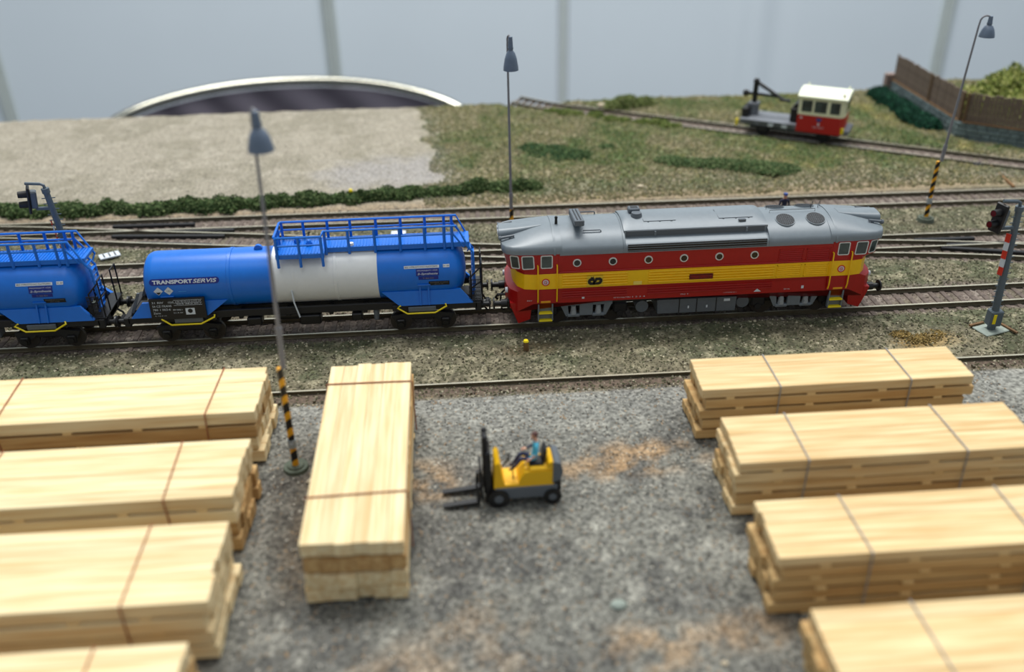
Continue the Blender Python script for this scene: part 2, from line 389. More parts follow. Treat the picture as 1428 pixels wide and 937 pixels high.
ground_piece('gravel_field_ground', -620, -120, 150, 372, 2.2, GROUND)
ground_piece('meadow_ground', -120, 480, 150, 372, 1.8, GROUND)
# scatter of small grains
def grains(name, n, region, size, colf, m=STN, keep=None, flat=.6, jit=.25, lift=0.0, parent=None, seed=0):
    g = np.random.default_rng(seed+100)
    x = g.uniform(region[0], region[1], n); y = g.uniform(region[2], region[3], n)
    if keep is not None:
        k = keep(x, y); x, y = x[k], y[k]
    n = len(x); z = H(x, y)+lift
    s = g.uniform(size[0], size[1], n)
    base = np.array([(1, 0, 0), (-1, 0, 0), (0, 1, 0), (0, -1, 0), (0, 0, 1), (0, 0, -1)], float)
    V = base[None]*s[:, None, None]*g.uniform(.6, 1.3, (n, 6, 1)); V[..., 2] *= flat
    a = g.uniform(0, 2*PI, n); b = g.uniform(-.7, .7, n); ca, sa, cb, sb = np.cos(a), np.sin(a), np.cos(b), np.sin(b)
    xx = V[..., 0]*ca[:, None]-V[..., 1]*sa[:, None]; yy = V[..., 0]*sa[:, None]+V[..., 1]*ca[:, None]
    zz = V[..., 2]*cb[:, None]+xx*sb[:, None]; xx = xx*cb[:, None]-V[..., 2]*sb[:, None]
    V = np.stack([xx+x[:, None], yy+y[:, None], zz+z[:, None]], -1).reshape(-1, 3)*MM
    F8 = np.array([(0, 2, 4), (2, 1, 4), (1, 3, 4), (3, 0, 4), (2, 0, 5), (1, 2, 5), (3, 1, 5), (0, 3, 5)])
    Q = (F8[None]+(np.arange(n)*6)[:, None, None]).reshape(-1, 3)
    T = colf(x, y, g)*g.uniform(1-jit, 1+jit, (n, 1)); T = np.repeat(T, 6, 0)
    o = np_obj(name, V, Q, T, m, False, parent); return o
def pick(cols):
    cc = np.array([col(c) for c in cols])
    return lambda x, y, g: cc[g.integers(0, len(cc), len(x))]
def blendc(cols, t=.5):
    f = pick(cols); return lambda x, y, g: tint(x, y)*(1-t)+f(x, y, g)*t
VIS = (-470, 350)
o = grains('ballast_stones', 42000, (-470, 350, -19, 153), (.45, .95), blendc([(128, 116, 106), (98, 86, 78), (152, 142, 130), (112, 106, 90)], .75), keep=lambda x, y: track_dist(x, y) < 15.5, seed=1); o['kind'] = 'stuff'; tag(o, 'brown and grey ballast stones lying between the rails and sleepers', 'ballast')
o = grains('verge_crumbs', 52000, (-420, 260, -70, 125), (.35, .95), blendc([(122, 116, 94), (94, 96, 70), (190, 182, 156), (62, 58, 48), (106, 102, 80), (80, 84, 60)], .75), keep=lambda x, y: track_dist(x, y) > 12, flat=.9, seed=2); o['kind'] = 'stuff'; tag(o, 'olive and pale crumbs of scatter on the strips beside the tracks', 'scatter')
o = grains('yard_pebbles', 34000, (-300, 120, -285, -66), (.25, .75), blendc([(136, 135, 126), (76, 76, 74), (188, 184, 170), (156, 128, 94), (54, 52, 50)], .65), flat=.45, seed=3); o['kind'] = 'stuff'; tag(o, 'fine grey and tan pebbles covering the timber yard', 'pebbles')
o = grains('field_gravel', 16000, (-500, -70, 150, 371), (.4, .9), blendc([(162, 154, 138), (132, 126, 112), (178, 172, 160)], .5), keep=lambda x, y: x+(fbm(x, y, 40, 3, 17)-.5)*70 < -100, flat=.5, seed=4); o['kind'] = 'stuff'; tag(o, 'fine beige gravel on the bare field behind the tracks', 'gravel')
o = grains('meadow_grass', 60000, (-180, 350, 150, 371), (.5, 1.5), blendc([(112, 118, 78), (86, 102, 60), (154, 144, 114), (138, 132, 82), (70, 86, 52)], .5), m=LEAF, keep=lambda x, y: (track_dist(x, y) > 12) & (x+(fbm(x, y, 40, 3, 17)-.5)*70 > -130), flat=1.2, seed=5); o['kind'] = 'stuff'; tag(o, 'short green and straw coloured grass flock on the back meadow', 'grass')
# base board, table legs
bb = M().box((-70, 21, -22), (1100, 702, 34), ch=1); bb.box((-70, -329, -50), (1096, 12, 70)); bb.box((-70, 367, -50), (1096, 12, 70))
lt = thing('layout_table', 'grey board table that carries the whole model railway', 'table', (0, 0, 0))
bb.obj('table_top', FASCIA, lt)
for x in (-590, 450):
    for y in (-300, 340): M().box((x, y, -460), (40, 40, 880)).obj('leg', FASCIA, lt)
lt.location = (0, 0, 0)

# ------------------------------------------------------------------ rails and sleepers
SLM = M().box((0, 0, -3.05), (2.6, 28, 1.7), ch=.25).mesh('sleeper', SLEEP)
def rail_obj(pts, parent, name='rail'):
    prof = [(-.9, -2.2), (.9, -2.2), (.9, -1.9), (.3, -1.6), (.3, -.7), (.55, -.5), (.55, 0), (-.55, 0), (-.55, -.5), (-.3, -.7), (-.3, -1.6), (-.9, -1.9)]
    m = M(); rings = []
    for i, p in enumerate(pts):
        a = pts[max(i-1, 0)]; b = pts[min(i+1, len(pts)-1)]; t = (b-a).normalized(); n = Vector((-t.y, t.x, 0))
        rings.append([(p.x+n.x*q[0], p.y+n.y*q[0], p.z+q[1]) for q in prof])
    m.loft(rings)
    n = len(prof); 
    for k in range(len(pts)-1): m.m[k*n+6] = 1
    return m.obj(name, [RAILS, RAILT], parent, sharp=.3)
def offs(pts, d):
    out = []
    for i, p in enumerate(pts):
        a = pts[max(i-1, 0)]; b = pts[min(i+1, len(pts)-1)]; t = (b-a).normalized(); out.append(p+Vector((-t.y, t.x, 0))*d)
    return out
def track(name, label, pts, sleepers=True, skip=None, first=0, g=8.6, step=6.35):
    t = thing(name, label, 'railway track', (0, 0, 0), 0, 'model railway tracks'); c = pts[len(pts)//2]
    rail_obj(offs(pts, g), t); rail_obj(offs(pts, -g), t)
    L = 0; nxt = first
    for i in range(len(pts)-1):
        d = pts[i+1]-pts[i]; l = d.length
        while nxt <= L+l:
            p = pts[i]+d*((nxt-L)/l); nxt += step
            if skip and skip(p): continue
            if -520 < p.x < 330: link('sleeper', SLM, t, (p.x+R.uniform(-.15, .15), p.y, p.z+R.uniform(-.1, .1)), math.atan2(d.y, d.x)+R.uniform(-.02, .02))
        L += l
    return t
def line(f, x0, x1, n=24): return [Vector((x0+(x1-x0)*i/n, f(x0+(x1-x0)*i/n), 0)) for i in range(n+1)]
track('railway_track', 'track carrying the locomotive and the blue tank wagons', line(lambda x: 0, -600, 470))
tm = track('railway_track', 'second straight track, just behind the train', line(y_mid, -600, 470))
tb = track('railway_track', 'rearmost straight track along the foot of the green hedge', line(y_back, -600, 470))
def near_line(f, d): return lambda p: abs(p.y-f(p.x)) < d
dl = track('diverging_track', 'turnout track curving from the rear line down to the second line, upper left', CURVE_L, skip=lambda p: abs(p.y-y_back(p.x)) < 5 or abs(p.y-y_mid(p.x)) < 5, first=3)
dr = track('diverging_track', 'turnout track leaving the second line to the right of the locomotive', CURVE_R, skip=lambda p: abs(p.y-y_mid(p.x)) < 5 or abs(p.y) < 5, first=3)
spur = [SP0+SPD*((SP1-SP0).length*i/20) for i in range(21)]
for i in (0, 1): spur[i].z += (2.5, .8)[i]
track('spur_track', 'spur track running diagonally across the back meadow under the small railcar', spur)
# guard rails, frogs, switch blades at the turnouts
for par, pts in ((tb, [(-322, 139.5), (-272, 138)]), (tb, [(-292, 127.5), (-246, 126)]), (dl, [(-300, 112.5), (-255, 105)]), (dl, [(-318, 124), (-250, 117.5)]), (tm, [(150, 68.5), (185, 67.5)]), (dr, [(160, 57), (210, 44)]), (tm, [(165, 60), (200, 59)])):
    a, b = Vector(pts[0]+(0,)), Vector(pts[1]+(0,)); d = (b-a).normalized(); n = Vector((-d.y, d.x, 0))
    m = M().box((a+b)/2+Vector((0, 0, -1.2)), ((b-a).length, 2.6, 1.7), rot=Matrix.Rotation(math.atan2(d.y, d.x), 3, 'Z'), ch=.3); m.obj('guard_rail', SOOT, par)
fg = thing('railway_rail', 'single rail along the edge of the grey yard in front of the train', 'rail', (0, 0, 0))
rail_obj(line(lambda x: -59.5-.003*x, -600, 470), fg)
m = M()
for i in range(60): m.box((-500+i*14+R.uniform(-2, 2), -66, -1.0), (1.0, 2.0, 1.2))
m.obj('rail_fixing', RAILS, fg)['kind'] = 'stuff'

# ------------------------------------------------------------------ lumber piles
def lumber(label, x0, x1, yb, yf, h, wood, thr, along='x', nl=5, strings=(.2, .75), tilt=0, npl=None, group='lumber stacks on the yard', cut=0):
    W = abs(yb-yf); L = x1-x0; t = thing('lumber_stack', label, 'lumber stack', ((x0+x1)/2, (yb+yf)/2, 0), 0, group)
    gap = .95; foot = .9; th = (h-foot-gap*(nl-1))/nl; n = npl or max(4, round(W/5.3)); pw = W/n
    ax = (lambda a, b, z: (a, b, z)) if along == 'x' else (lambda a, b, z: (b, a, z))
    pm = {}
    sp = [-.38*L+R.uniform(-4, 4), -.12*L+R.uniform(-4, 4), .16*L+R.uniform(-4, 4), .36*L+R.uniform(-4, 4)]
    LL, WW = (L, W) if along == 'x' else (W, L)
    if along == 'y': L2, W2 = W, L
    else: L2, W2 = L, W
    n = npl or max(4, round(W2/5.3)); pw = W2/n
    for l in range(nl):
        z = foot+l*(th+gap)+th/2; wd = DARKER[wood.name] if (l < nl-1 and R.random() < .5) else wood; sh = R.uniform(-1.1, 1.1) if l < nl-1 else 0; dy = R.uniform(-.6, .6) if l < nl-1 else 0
        for i in range(n):
            key = R.randrange(3)
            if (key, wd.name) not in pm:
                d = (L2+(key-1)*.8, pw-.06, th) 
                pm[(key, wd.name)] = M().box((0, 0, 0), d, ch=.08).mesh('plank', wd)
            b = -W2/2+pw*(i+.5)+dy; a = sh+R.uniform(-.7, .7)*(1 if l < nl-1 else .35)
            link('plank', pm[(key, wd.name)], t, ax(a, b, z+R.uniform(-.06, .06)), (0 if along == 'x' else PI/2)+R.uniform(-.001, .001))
    sm = M().box((0, 0, 0), (3.2, W2+.3, gap+.1)).mesh('spacer', SPACER)
    for l in range(nl):
        z = foot+l*(th+gap)-gap/2-.02
        for s_ in sp:
            a = s_*(L2/L)+R.uniform(-2.5, 2.5) if along == 'y' else s_+R.uniform(-2.5, 2.5)
            link('spacer', sm, t, ax(a, R.uniform(-.1, .1), z), 0 if along == 'x' else PI/2)
    for s_ in strings:
        a = -L2/2+L2*s_; m = M(); e = .35; sl = R.uniform(-1.2, 1.2)
        m.tube([ax(a-sl, -W2/2-e-.5, .5), ax(a, -W2/2-e-.3, h+.1), ax(a, -W2/2-e+.4, h+e), ax(a+sl*.5, 0, h+e+.05), ax(a+sl, W2/2+e-.4, h+e), ax(a+sl, W2/2+e+.3, h+.1), ax(a, W2/2+e+.5, .5)], .27, 6)
        m.obj('binding_thread', thr, t)
    return t
zt = 24
lumber('pine plank stack with brown threads, rearmost of the four at left', -302, -190.5, -77, -109, zt, WOODL, STRB, strings=(.145, .835), nl=4)
lumber('pine plank stack with brown threads, second from the rear at left', -302, -189.5, -126, -157.5, zt, WOODL, STRB, strings=(.23, .80), nl=4)
lumber('pine plank stack with brown threads, third from the rear at left, nearest one seen whole', -302, -188.5, -170, -204, zt, WOODL, STRB, strings=(.2, .79), nl=4)
lumber('pine plank stack cut off by the bottom left corner of the picture', -302, -189.8, -218.5, -252, zt, WOODL, STRB, strings=(.2, .78), nl=4)
lumber('plank stack standing lengthwise by itself left of the yellow forklift', -165, -133, -79, -183.5, zt, WOODL, STRB, along='y', strings=(.215, .865), nl=4, npl=6)
lumber('larch plank stack with grey threads, rearmost of the four at right', -20.5, 86, -87, -110, 23.5, WOODR, STRG, strings=(.28, .765))
lumber('larch plank stack with grey threads, second from the rear at right', -19.5, 88, -128, -155.5, 23.5, WOODR, STRG, strings=(.22, .74))
lumber('larch plank stack with grey threads, third from the rear at right', -20.5, 86, -175, -201, 23.5, WOODR, STRG, strings=(.26, .745))
lumber('larch plank stack cut off by the bottom right corner of the picture', -19.5, 86, -221, -249, 23.5, WOODR, STRG, strings=(.28, .75))
# ================================================================== locomotive (local x along the track, z = 0 at rail top)
loco = thing('diesel_locomotive', 'red and yellow diesel locomotive with a grey roof, model on the front track', 'locomotive', (-1.5, 0, 0))
def both(half):      # half outline of the right-hand end, y from -W to 0 -> closed outline symmetric in x and y
    q = half; r = [(x, y) for x, y in q]+[(x, -y) for x, y in q[::-1] if y != 0]
    return r+[(-x, y) for x, y in r[::-1]]
LOW = [(40, -17.1), (76, -17.1), (83.5, -16.6), (86.6, -13.0), (88.0, -8.0), (88.3, -3)]
BAN = [(40, -17.5), (75.5, -17.5), (80.2, -16.6), (83.3, -13.0), (84.8, -7.5), (85.2, -3)]
WIN = [(40, -17.6), (76.0, -17.6), (81.6, -17.3), (86.4, -15.3), (87.9, -10.5), (88.3, -3)]
WIT = [(40, -17.6), (76.0, -17.6), (82.0, -17.3), (87.2, -15.3), (88.9, -10.5), (89.4, -3)]
ring = lambda o, z: [(x, y, z) for x, y in both(o)]
body = M()
body.loft([ring(LOW, 11.0), ring(LOW, 20.2), ring(LOW, 21.4), ring(BAN, 22.6), ring(BAN, 30.3), ring(BAN, 31.6), ring(WIN, 33.0), ring(WIT, 40.6)], mis=[0, 0, 0, 1, 0, 0, 0, 0])
# cut the skirt between the bogies: the middle body stops at z 14.8, so lift those lower vertices
for i, v in enumerate(body.v):
    if v[2] < 12 and abs(v[0]) < 60: body.v[i] = (v[0], v[1], 14.8)
# outline has vertices only at +-40 and the ends; add the step at 76 by raising that vertex too
for i, v in enumerate(body.v):
    if v[2] < 12 and abs(v[0]) < 80: body.v[i] = (v[0], v[1], 14.8)
bo = body.obj('body_shell', [RED, YEL], loco, sharp=.5)
for s in (-1, 1):
    pl = M(); pl.prism([(s*76.5, 15), (s*77.5, 6), (s*83.2, 4), (s*86, 11.5), (s*87, 15)], 'y', -15.6, 15.6); pl.obj('snow_plough', RED, loco)
# roof
def roof_ring(x, w, h, n=15, e=40.3):
    pts = [(x, -w+.5, e), (x, -w-.15, e+.2), (x, -w-.1, e+1.6), (x, -w+.35, e+3.3)]
    w2 = w-.7; z0 = e+3.6
    top = [(x, w2*math.sin(t), z0+(h-z0)*max(0, math.cos(t))**1.5) for t in [(-PI/2)+PI*i/(n+1) for i in range(1, n+1)]]
    return pts+top+[(x, -p[1], p[2]) for p in pts[::-1]]
ro = M(); st = []
for x, w_, h in ((90.2, 10.5, 43.95), (89.7, 12.8, 44.1), (88.2, 15.4, 44.7), (85.0, 16.9, 45.7), (81, 17.5, 46.8), (76, 17.8, 48.0), (70, 17.85, 49.0), (66, 17.9, 49.3)): st.append((x, w_, h))
st.append((63, 17.9, 49.3))
for s in (-1, 1): M().loft([roof_ring(s*x, w_, h, e=40.3) for x, w_, h in st]).obj('cab_roof', GREY, loco, sharp=.7)
for xa, xb, hh_ in ((-63.8, -33.6, 49.4), (-33.6, 34, 46.4), (34, 64.2, 49.4)): M().loft([roof_ring(x, 18.0, hh_, e=39.5) for x in (xa, xb)]).obj('roof_centre_section', GREY, loco, sharp=.7)
for x in (-66.2, -33.9, 34.2, 65.8):
    b = M(); b.loft([roof_ring(x+d, 18.15, 49.65, e=39.9) for d in (-.5, .5)]); b.obj('roof_seam', GREY, loco, sharp=.7)
hood = M()
def hood_ring(x, h, w_=13.6):
    half = [(-13.0, 43.5), (-12.4, 45.0), (-12.2, 48.2), (-11.6, 48.55), (-8, 50.0), (-5, 50.95), (-2.5, 51.5), (0, 51.7)]
    half = [(y, z+(h-51.7)*max(0, 1-abs(y)/13)) for y, z in half]
    return [(x, y, z) for y, z in half]+[(x, -y, z) for y, z in half[-2::-1]]
hood.loft([hood_ring(-33.6, 50.3), hood_ring(-32.4, 51.3), hood_ring(-30, 51.7), hood_ring(29, 51.7), hood_ring(32, 51.2), hood_ring(34, 50.0)]); hood.obj('engine_hood', GREY, loco, sharp=.5)
for s in (-1, 1):
    b = M(); b.box((0, s*12.4, 46.65), (65, .5, 2.7), ch=.1); b.obj('hood_side_band', mat('band_grey', (84, 90, 95), .55), loco)
    b = M(); b.box((0, s*17.95, 41.9), (65, .6, 3.5), ch=.1); b.obj('air_grille', BLK, loco)
    for k in range(3): M().box((0, s*18.25, 40.7+k*1.15), (65, .3, .26), ch=.05).obj('grille_slat', GREY, loco)
    for x in (-19, 24): M().box((x, s*12.8, 46.6), (.9, .6, 2.0), ch=.1).obj('band_latch', MGREY, loco)
def on_hood(y): # hood surface height
    P = [(0, 51.7), (2.5, 51.5), (5, 50.95), (8, 50.0), (11.6, 48.55), (12.2, 48.2)]; y = abs(y)
    for (a, za), (b, zb) in zip(P, P[1:]):
        if y <= b: return za+(zb-za)*(y-a)/(b-a)
    return 46
for x0, x1 in ((-23.5, -8.5), (12, 28)):
    m = M(); pts = [(x0, -.5), (x1, -.5), (x1, -7.5), (x0, -7.5)]
    m.tube([(x0-1, -.5, on_hood(.5)+.1), (x0, -7.3, on_hood(7.3)+.12), (x1, -7.3, on_hood(7.3)+.12)], .16, 5)
    for k in range(3): m.box((x0+2+(x1-x0-4)*k/2, -7.5, on_hood(7.5)+.15), (.8, .5, .4))
    m.obj('hood_hatch', DGREY, loco)
M().box((22.5, -9.2, 49.9), (3.4, 1.6, 1.0), ch=.2).obj('hood_vent_box', DGREY, loco)
ex = M(); ex.cyl((-26.2, -2.5, 50.2), (-26.2, -2.5, 53.0), 3.1, 2.3, 14); ex.box((-26.8, 1.5, 52.8), (5.4, 4.2, 2.6), ch=.5); ex.obj('exhaust_stack', DGREY, loco)
M().box((-26.8, 1.5, 54.0), (3.4, 2.2, .4)).obj('exhaust_opening', BLK, loco)
mf = M(); mf.box((-54.3, -1.6, 51.4), (4.6, 21, 2.8), ch=.35, rot=Matrix.Rotation(-.12, 3, 'X')); mo = mf.obj('silencer', DGREY, loco)
for dx in (-.75, .75): M().box((-54.3+dx, -1.6, 52.85), (.55, 18, .3), rot=Matrix.Rotation(-.12, 3, 'X')).obj('silencer_slot', BLK, mo)
for y, z in ((-10.5, 46.6), (9.5, 47.6)): M().tube([(-52.4, y, z+1.8), (-44.5, y, z+1.8), (-44, y, z+1.4), (-44, y, z)], .3, 6).obj('roof_handrail', DGREY, loco)
M().cyl((-64, -2.8, 48.8), (-64, -2.8, 52.0), .75, .6, 8).sph((-64, -2.8, 52.2), .8, 8, 5).obj('roof_horn', BLK, loco)
m = M(); m.tube([(-64.5, -11, 46.95), (-55, -11, 46.95)], .12, 5); m.obj('roof_grab_line', DGREY, loco)
def roofz(y): return 43.1+(49.4-43.1)*max(0, math.cos(math.asin(min(1, abs(y)/17.3))))**1.5
for x in (43.5, 58.0):
    for s in (-1, 1):
        yc = s*8.0; z = roofz(yc); sl = math.atan2(roofz(yc+1)-roofz(yc-1), 2); rm = Matrix.Rotation(sl, 3, 'X'); n = rm @ Vector((0, 0, 1)); c = Vector((x, yc, z))
        m = M(); m.cyl(c-n*.8, c+n*.3, 4.75, 4.6, 28); f = m.obj('radiator_fan', GREY, loco)
        M().cyl(c+n*.2, c+n*.42, 4.25, 4.25, 28).obj('fan_opening', BLK, f)
        g = M()
        for k in range(-4, 5):
            hw = math.sqrt(4.1**2-(k*.95)**2); g.tube([c+n*.5+rm @ Vector((k*.95, -hw, 0)), c+n*.5+rm @ Vector((k*.95, hw, 0))], .06, 4)
            g.tube([c+n*.5+rm @ Vector((-hw, k*.95, 0)), c+n*.5+rm @ Vector((hw, k*.95, 0))], .06, 4)
        g.obj('fan_grille', DGREY, f)
for y in (-1.2, 4): M().tube([(38, y, 49), (38, y, 50.6), (60, y, 50.6), (60, y, 49)], .14, 5).obj('roof_wire_rail', SOOT, loco)
for x in (60.5, 64): M().tube([(x-1, 3, 49), (x-1, 3, 51.4), (x+1, 6, 51.4), (x+1, 6, 48)], .13, 5).obj('roof_wire_loop', SOOT, loco)
M().tube([(45, -13.2, 46.0), (60, -13.2, 46.0)], .15, 5).obj('roof_grab_line', DGREY, loco)
for s in (-1, 1):
    hd = M(); prof = lambda x, w_, z0, h: [(s*x, w_*(abs(math.cos(t))**.45)*(1 if math.cos(t) > 0 else -1), z0+h*math.sin(t)**.6) for t in [PI*(i+.001)/10.003 for i in range(11)]]
    hd.loft([prof(71, 3, 48.5, .4), prof(80, 4.6, 46.4, 2.1), prof(90.9, 5.4, 43.2, 4.9), prof(91.2, 5.1, 43.5, 4.3)]); ho = hd.obj('headlight_housing', GREY, loco)
    for y in (-2.3, 2.3): M().cyl((s*90.9, y, 46.0), (s*91.5, y, 46.0), 1.4, 1.3, 12).obj('headlight', PRINT, ho)
    for y in (-8.2, 8.2): M().cyl((s*84, y, 46.4), (s*90.3, y, 45.4), .6, .75, 8).cyl((s*90.1, y, 45.4), (s*91.0, y, 45.25), 1.1, 1.1, 10).box((s*86, y, 45.6), (1, 1, 1.6)).obj('air_horn', DGREY, loco)
# windows
def pane(parent, name, c, ux, uz, w_, h, rim=.45, glass=GLASS, d=.12):
    c = Vector(c); ux = Vector(ux).normalized(); uz = Vector(uz).normalized(); n = ux.cross(uz).normalized()
    if n.dot(Vector((c.x if abs(c.x) > 85 else c.x*.01, c.y, 0))) < 0: n = -n
    def rr(w_, h, r, off): 
        out = []
        for sx, sy, a0 in ((1, 1, 0), (-1, 1, 90), (-1, -1, 180), (1, -1, 270)):
            for k in range(4):
                a = math.radians(a0+30*k); out.append(c+ux*(sx*(w_/2-r)+r*math.cos(a))+uz*(sy*(h/2-r)+r*math.sin(a))+n*off)
        return out
    m = M(); o1, o2 = rr(w_, h, .8, -.1), rr(w_, h, .8, d+.12); i2, i1 = rr(w_-2*rim, h-2*rim, .5, d+.12), rr(w_-2*rim, h-2*rim, .5, -.1)
    m.loft([o1, o2, i2, i1], caps=False); f = m.obj(name, SILV, parent)
    g = M(); g.loft([rr(w_-2*rim, h-2*rim, .5, -.05), rr(w_-2*rim, h-2*rim, .5, d)]); g.obj('pane', glass, f); return f
for e in (-1, 1):
    for s in (-1, 1):
        dr_ = M(); dr_.box((e*69.3, s*17.55, 36), (9.4, .35, 10), 0, .08); dr_.box((e*69.3, s*17.55, 26.5), (9.4, .35, 7.8), 1, .08); dr_.box((e*69.3, s*17.45, 18.9), (9.4, .35, 7.2), 0, .08)
        do = dr_.obj('cab_door', [RED, YEL], loco)
        pane(do, 'door_window', (e*69.9, s*17.72, 36.7), (1, 0, 0), (0, 0, 1), 5.6, 6.6)
        rg = M(); rg.cyl((e*70.3, s*17.6, 26.3), (e*70.3, s*17.85, 26.3), 1.9, 1.9, 20, 0); rg.cyl((e*70.3, s*17.8, 26.3), (e*70.3, s*17.92, 26.3), 1.35, 1.35, 18, 1)
        rg.tube([(e*70.3+.75*math.cos(a), s*17.98, 26.3+.75*math.sin(a)) for a in [math.radians(40+28*k) for k in range(11)]], .17, 4, 0); rg.box((e*70.3+.3, s*17.98, 26.25), (.8, .15, .3), 0)
        rg.obj('door_emblem', [SRED, PRINT], do)
        pane(loco, 'cab_window', (e*78.5, s*17.45, 36.6), (1, s*e*-.02, 0), (e*.06, 0, 1), 5.8, 6.8)
        a, b = Vector((e*82.0, s*17.25, 0)), Vector((e*86.8, s*15.3, 0)); c = (a+b)/2; d = (b-a)
        pane(loco, 'corner_window', (c.x, c.y, 36.7), d, (e*.12, 0, 1), 4.3, 6.6)
        pane(loco, 'windscreen', (e*88.5, s*5.6, 37), (-e*s*.06, 1, 0), (e*.12, 0, 1), 9.5, 6.2)
        for x, top in ((e*65.1, 35), (e*74.0, 35)):
            M().tube([(x, s*17.6, top), (x, s*18.7, top), (x, s*18.9, top-1), (x, s*18.9, 18.5), (x, s*18.2, 16.2)], .33, 6).obj('handrail', YEL, loco)
        stp = M()
        for x in (e*67.0, e*73.6): stp.box((x, s*16.6, 10), (.7, 1.8, 9), 0, .1)
        stp.box((e*70.3, s*15.9, 10), (6.2, .3, 9), 0)
        so = stp.obj('cab_steps', MGREY, loco)
        for z in (9.9, 5.9): M().box((e*70.3, s*16.9, z), (6.4, 2.6, .7), 0, .1).obj('step_tread', YELB, so)
        M().box((e*70.3, s*17.3, 15.9), (4.6, .9, 1.0), 0, .1).obj('door_step', ORG, loco)
        # buffers
        bf = M(); bf.cyl((e*86, s*10, 12.3), (e*91, s*10, 12.3), 2.0, 2.0, 14); bf.cyl((e*91, s*10, 12.3), (e*94, s*10, 12.3), 1.3, 1.3, 12); bf.cyl((e*94, s*10, 12.3), (e*94.8, s*10, 12.3), 2.9, 2.7, 18); bf.box((e*87.5, s*10, 12.3), (1.2, 5, 5), 0, .3)
        bf.obj('buffer', BLK, loco)
        M().tube([(e*88, s*5, 12), (e*90, s*5, 10), (e*90.5, s*4.5, 6.5), (e*89, s*4, 5.5)], .5, 6).obj('brake_hose', BLK, loco)
        M().cyl((e*87.6, s*9.5, 19.2), (e*88.8, s*9.5, 19.2), 1.4, 1.3, 12).obj('lower_lamp', PRINT, loco)
    M().tube([(e*88, 0, 12), (e*92, 0, 12), (e*93, 0, 10.5), (e*92, 0, 9.5)], .7, 6).obj('coupling_hook', BLK, loco)
    # bogie
    bo = M().box((e*50.6, 0, 10.5), (34, 22, 7), 0, 1).obj('bogie', SOOT, loco)
    for s in (-1, 1):
        bg = M(); yy = s*14.2; X = e*50.6
        poly = [(-12.7, 13.2), (12.7, 13.2), (8.8, 7.6), (8.4, 6.0), (5.0, 6.0)]
        bg.box((X, yy, 12.6), (25.4, 1.4, 1.8), 0, .15); bg.box((X, yy+s*.3, 9.8), (6.4, 1.8, 6.6), 0, .2)
        for q in (-1, 1):
            bg.prism([(X+q*12.7, 13), (X+q*8.9, 13), (X+q*8.2, 6.4), (X+q*9.6, 6.2)], 'y', yy-.8, yy+.9)
            bg.box((X+q*6, yy+s*.2, 6.6), (6, 2.2, 1.5), 0, .3)
        bg.obj('side_frame', MGREY, bo)
    pass
    for s in (-1, 1):
        for q in (-1, 1):
            a = M(); X = e*50.6+q*6
            a.cyl((X, s*14.2, 7.2), (X, s*14.2, 11.6), 1.6, 1.1, 10); a.cyl((X, s*14.4, 8.5), (X, s*15.7, 8.5), 1.2, 1.0, 10); a.box((X, s*14.6, 9.9), (2.4, 1, .7), 0, .15); a.obj('axle_spring', mat('spring_light_grey', (150, 156, 160), .5), bo)
            d = M(); XX = e*50.6+q*16.8; d.box((XX, s*12.4, 8.6), (7, 2, 5.5), 0, .8); d.cyl((XX, s*12.6, 5.8), (XX, s*13.8, 5.8), 1.9, 1.6, 12); d.obj('axle_box', SOOT, bo)
    for q in (-1, 0, 1) if False else (-1, 1):
        wh = M()
        for s in (-1, 1): wh.cyl((e*50.6+q*13.8, s*7.6, 5.6), (e*50.6+q*13.8, s*9.4, 5.6), 5.6, 5.6, 28)
        wh.cyl((e*50.6+q*13.8, -11, 5.6), (e*50.6+q*13.8, 11, 5.6), 1.2, 1.2, 10); wh.obj('wheelset', STEEL, bo)
un = M(); un.box((0, 0, 13.3), (150, 27, 3.4), 0, .4); un.obj('underframe', SOOT, loco)
ft = M(); ft.prism([(-16.3, 12.6), (22.3, 12.6), (22.0, 5.2), (-15.9, 5.2)], 'y', -15, 15); fo = ft.obj('fuel_tank', TGREY, loco)
for s in (-1, 1):
    for x in (-5.5, 3, 12.5): M().box((x, s*15.1, 9), (.35, .3, 7.2)).obj('tank_seam', SOOT, fo)
    for x, c in ((-1, PRINT), (8, PRINT), (17.6, PRINT)): M().box((x, s*15.15, 8.2 if x < 10 else 11.2), (.7 if x < 10 else 3, .2, 1.3), 0).obj('tank_label', c, fo)
for x in (-23.3, 26):
    M().cyl((x, -13.5, 8.8), (x, 13.5, 8.8), 3.1, 3.1, 18).obj('air_tank', TGREY, loco)
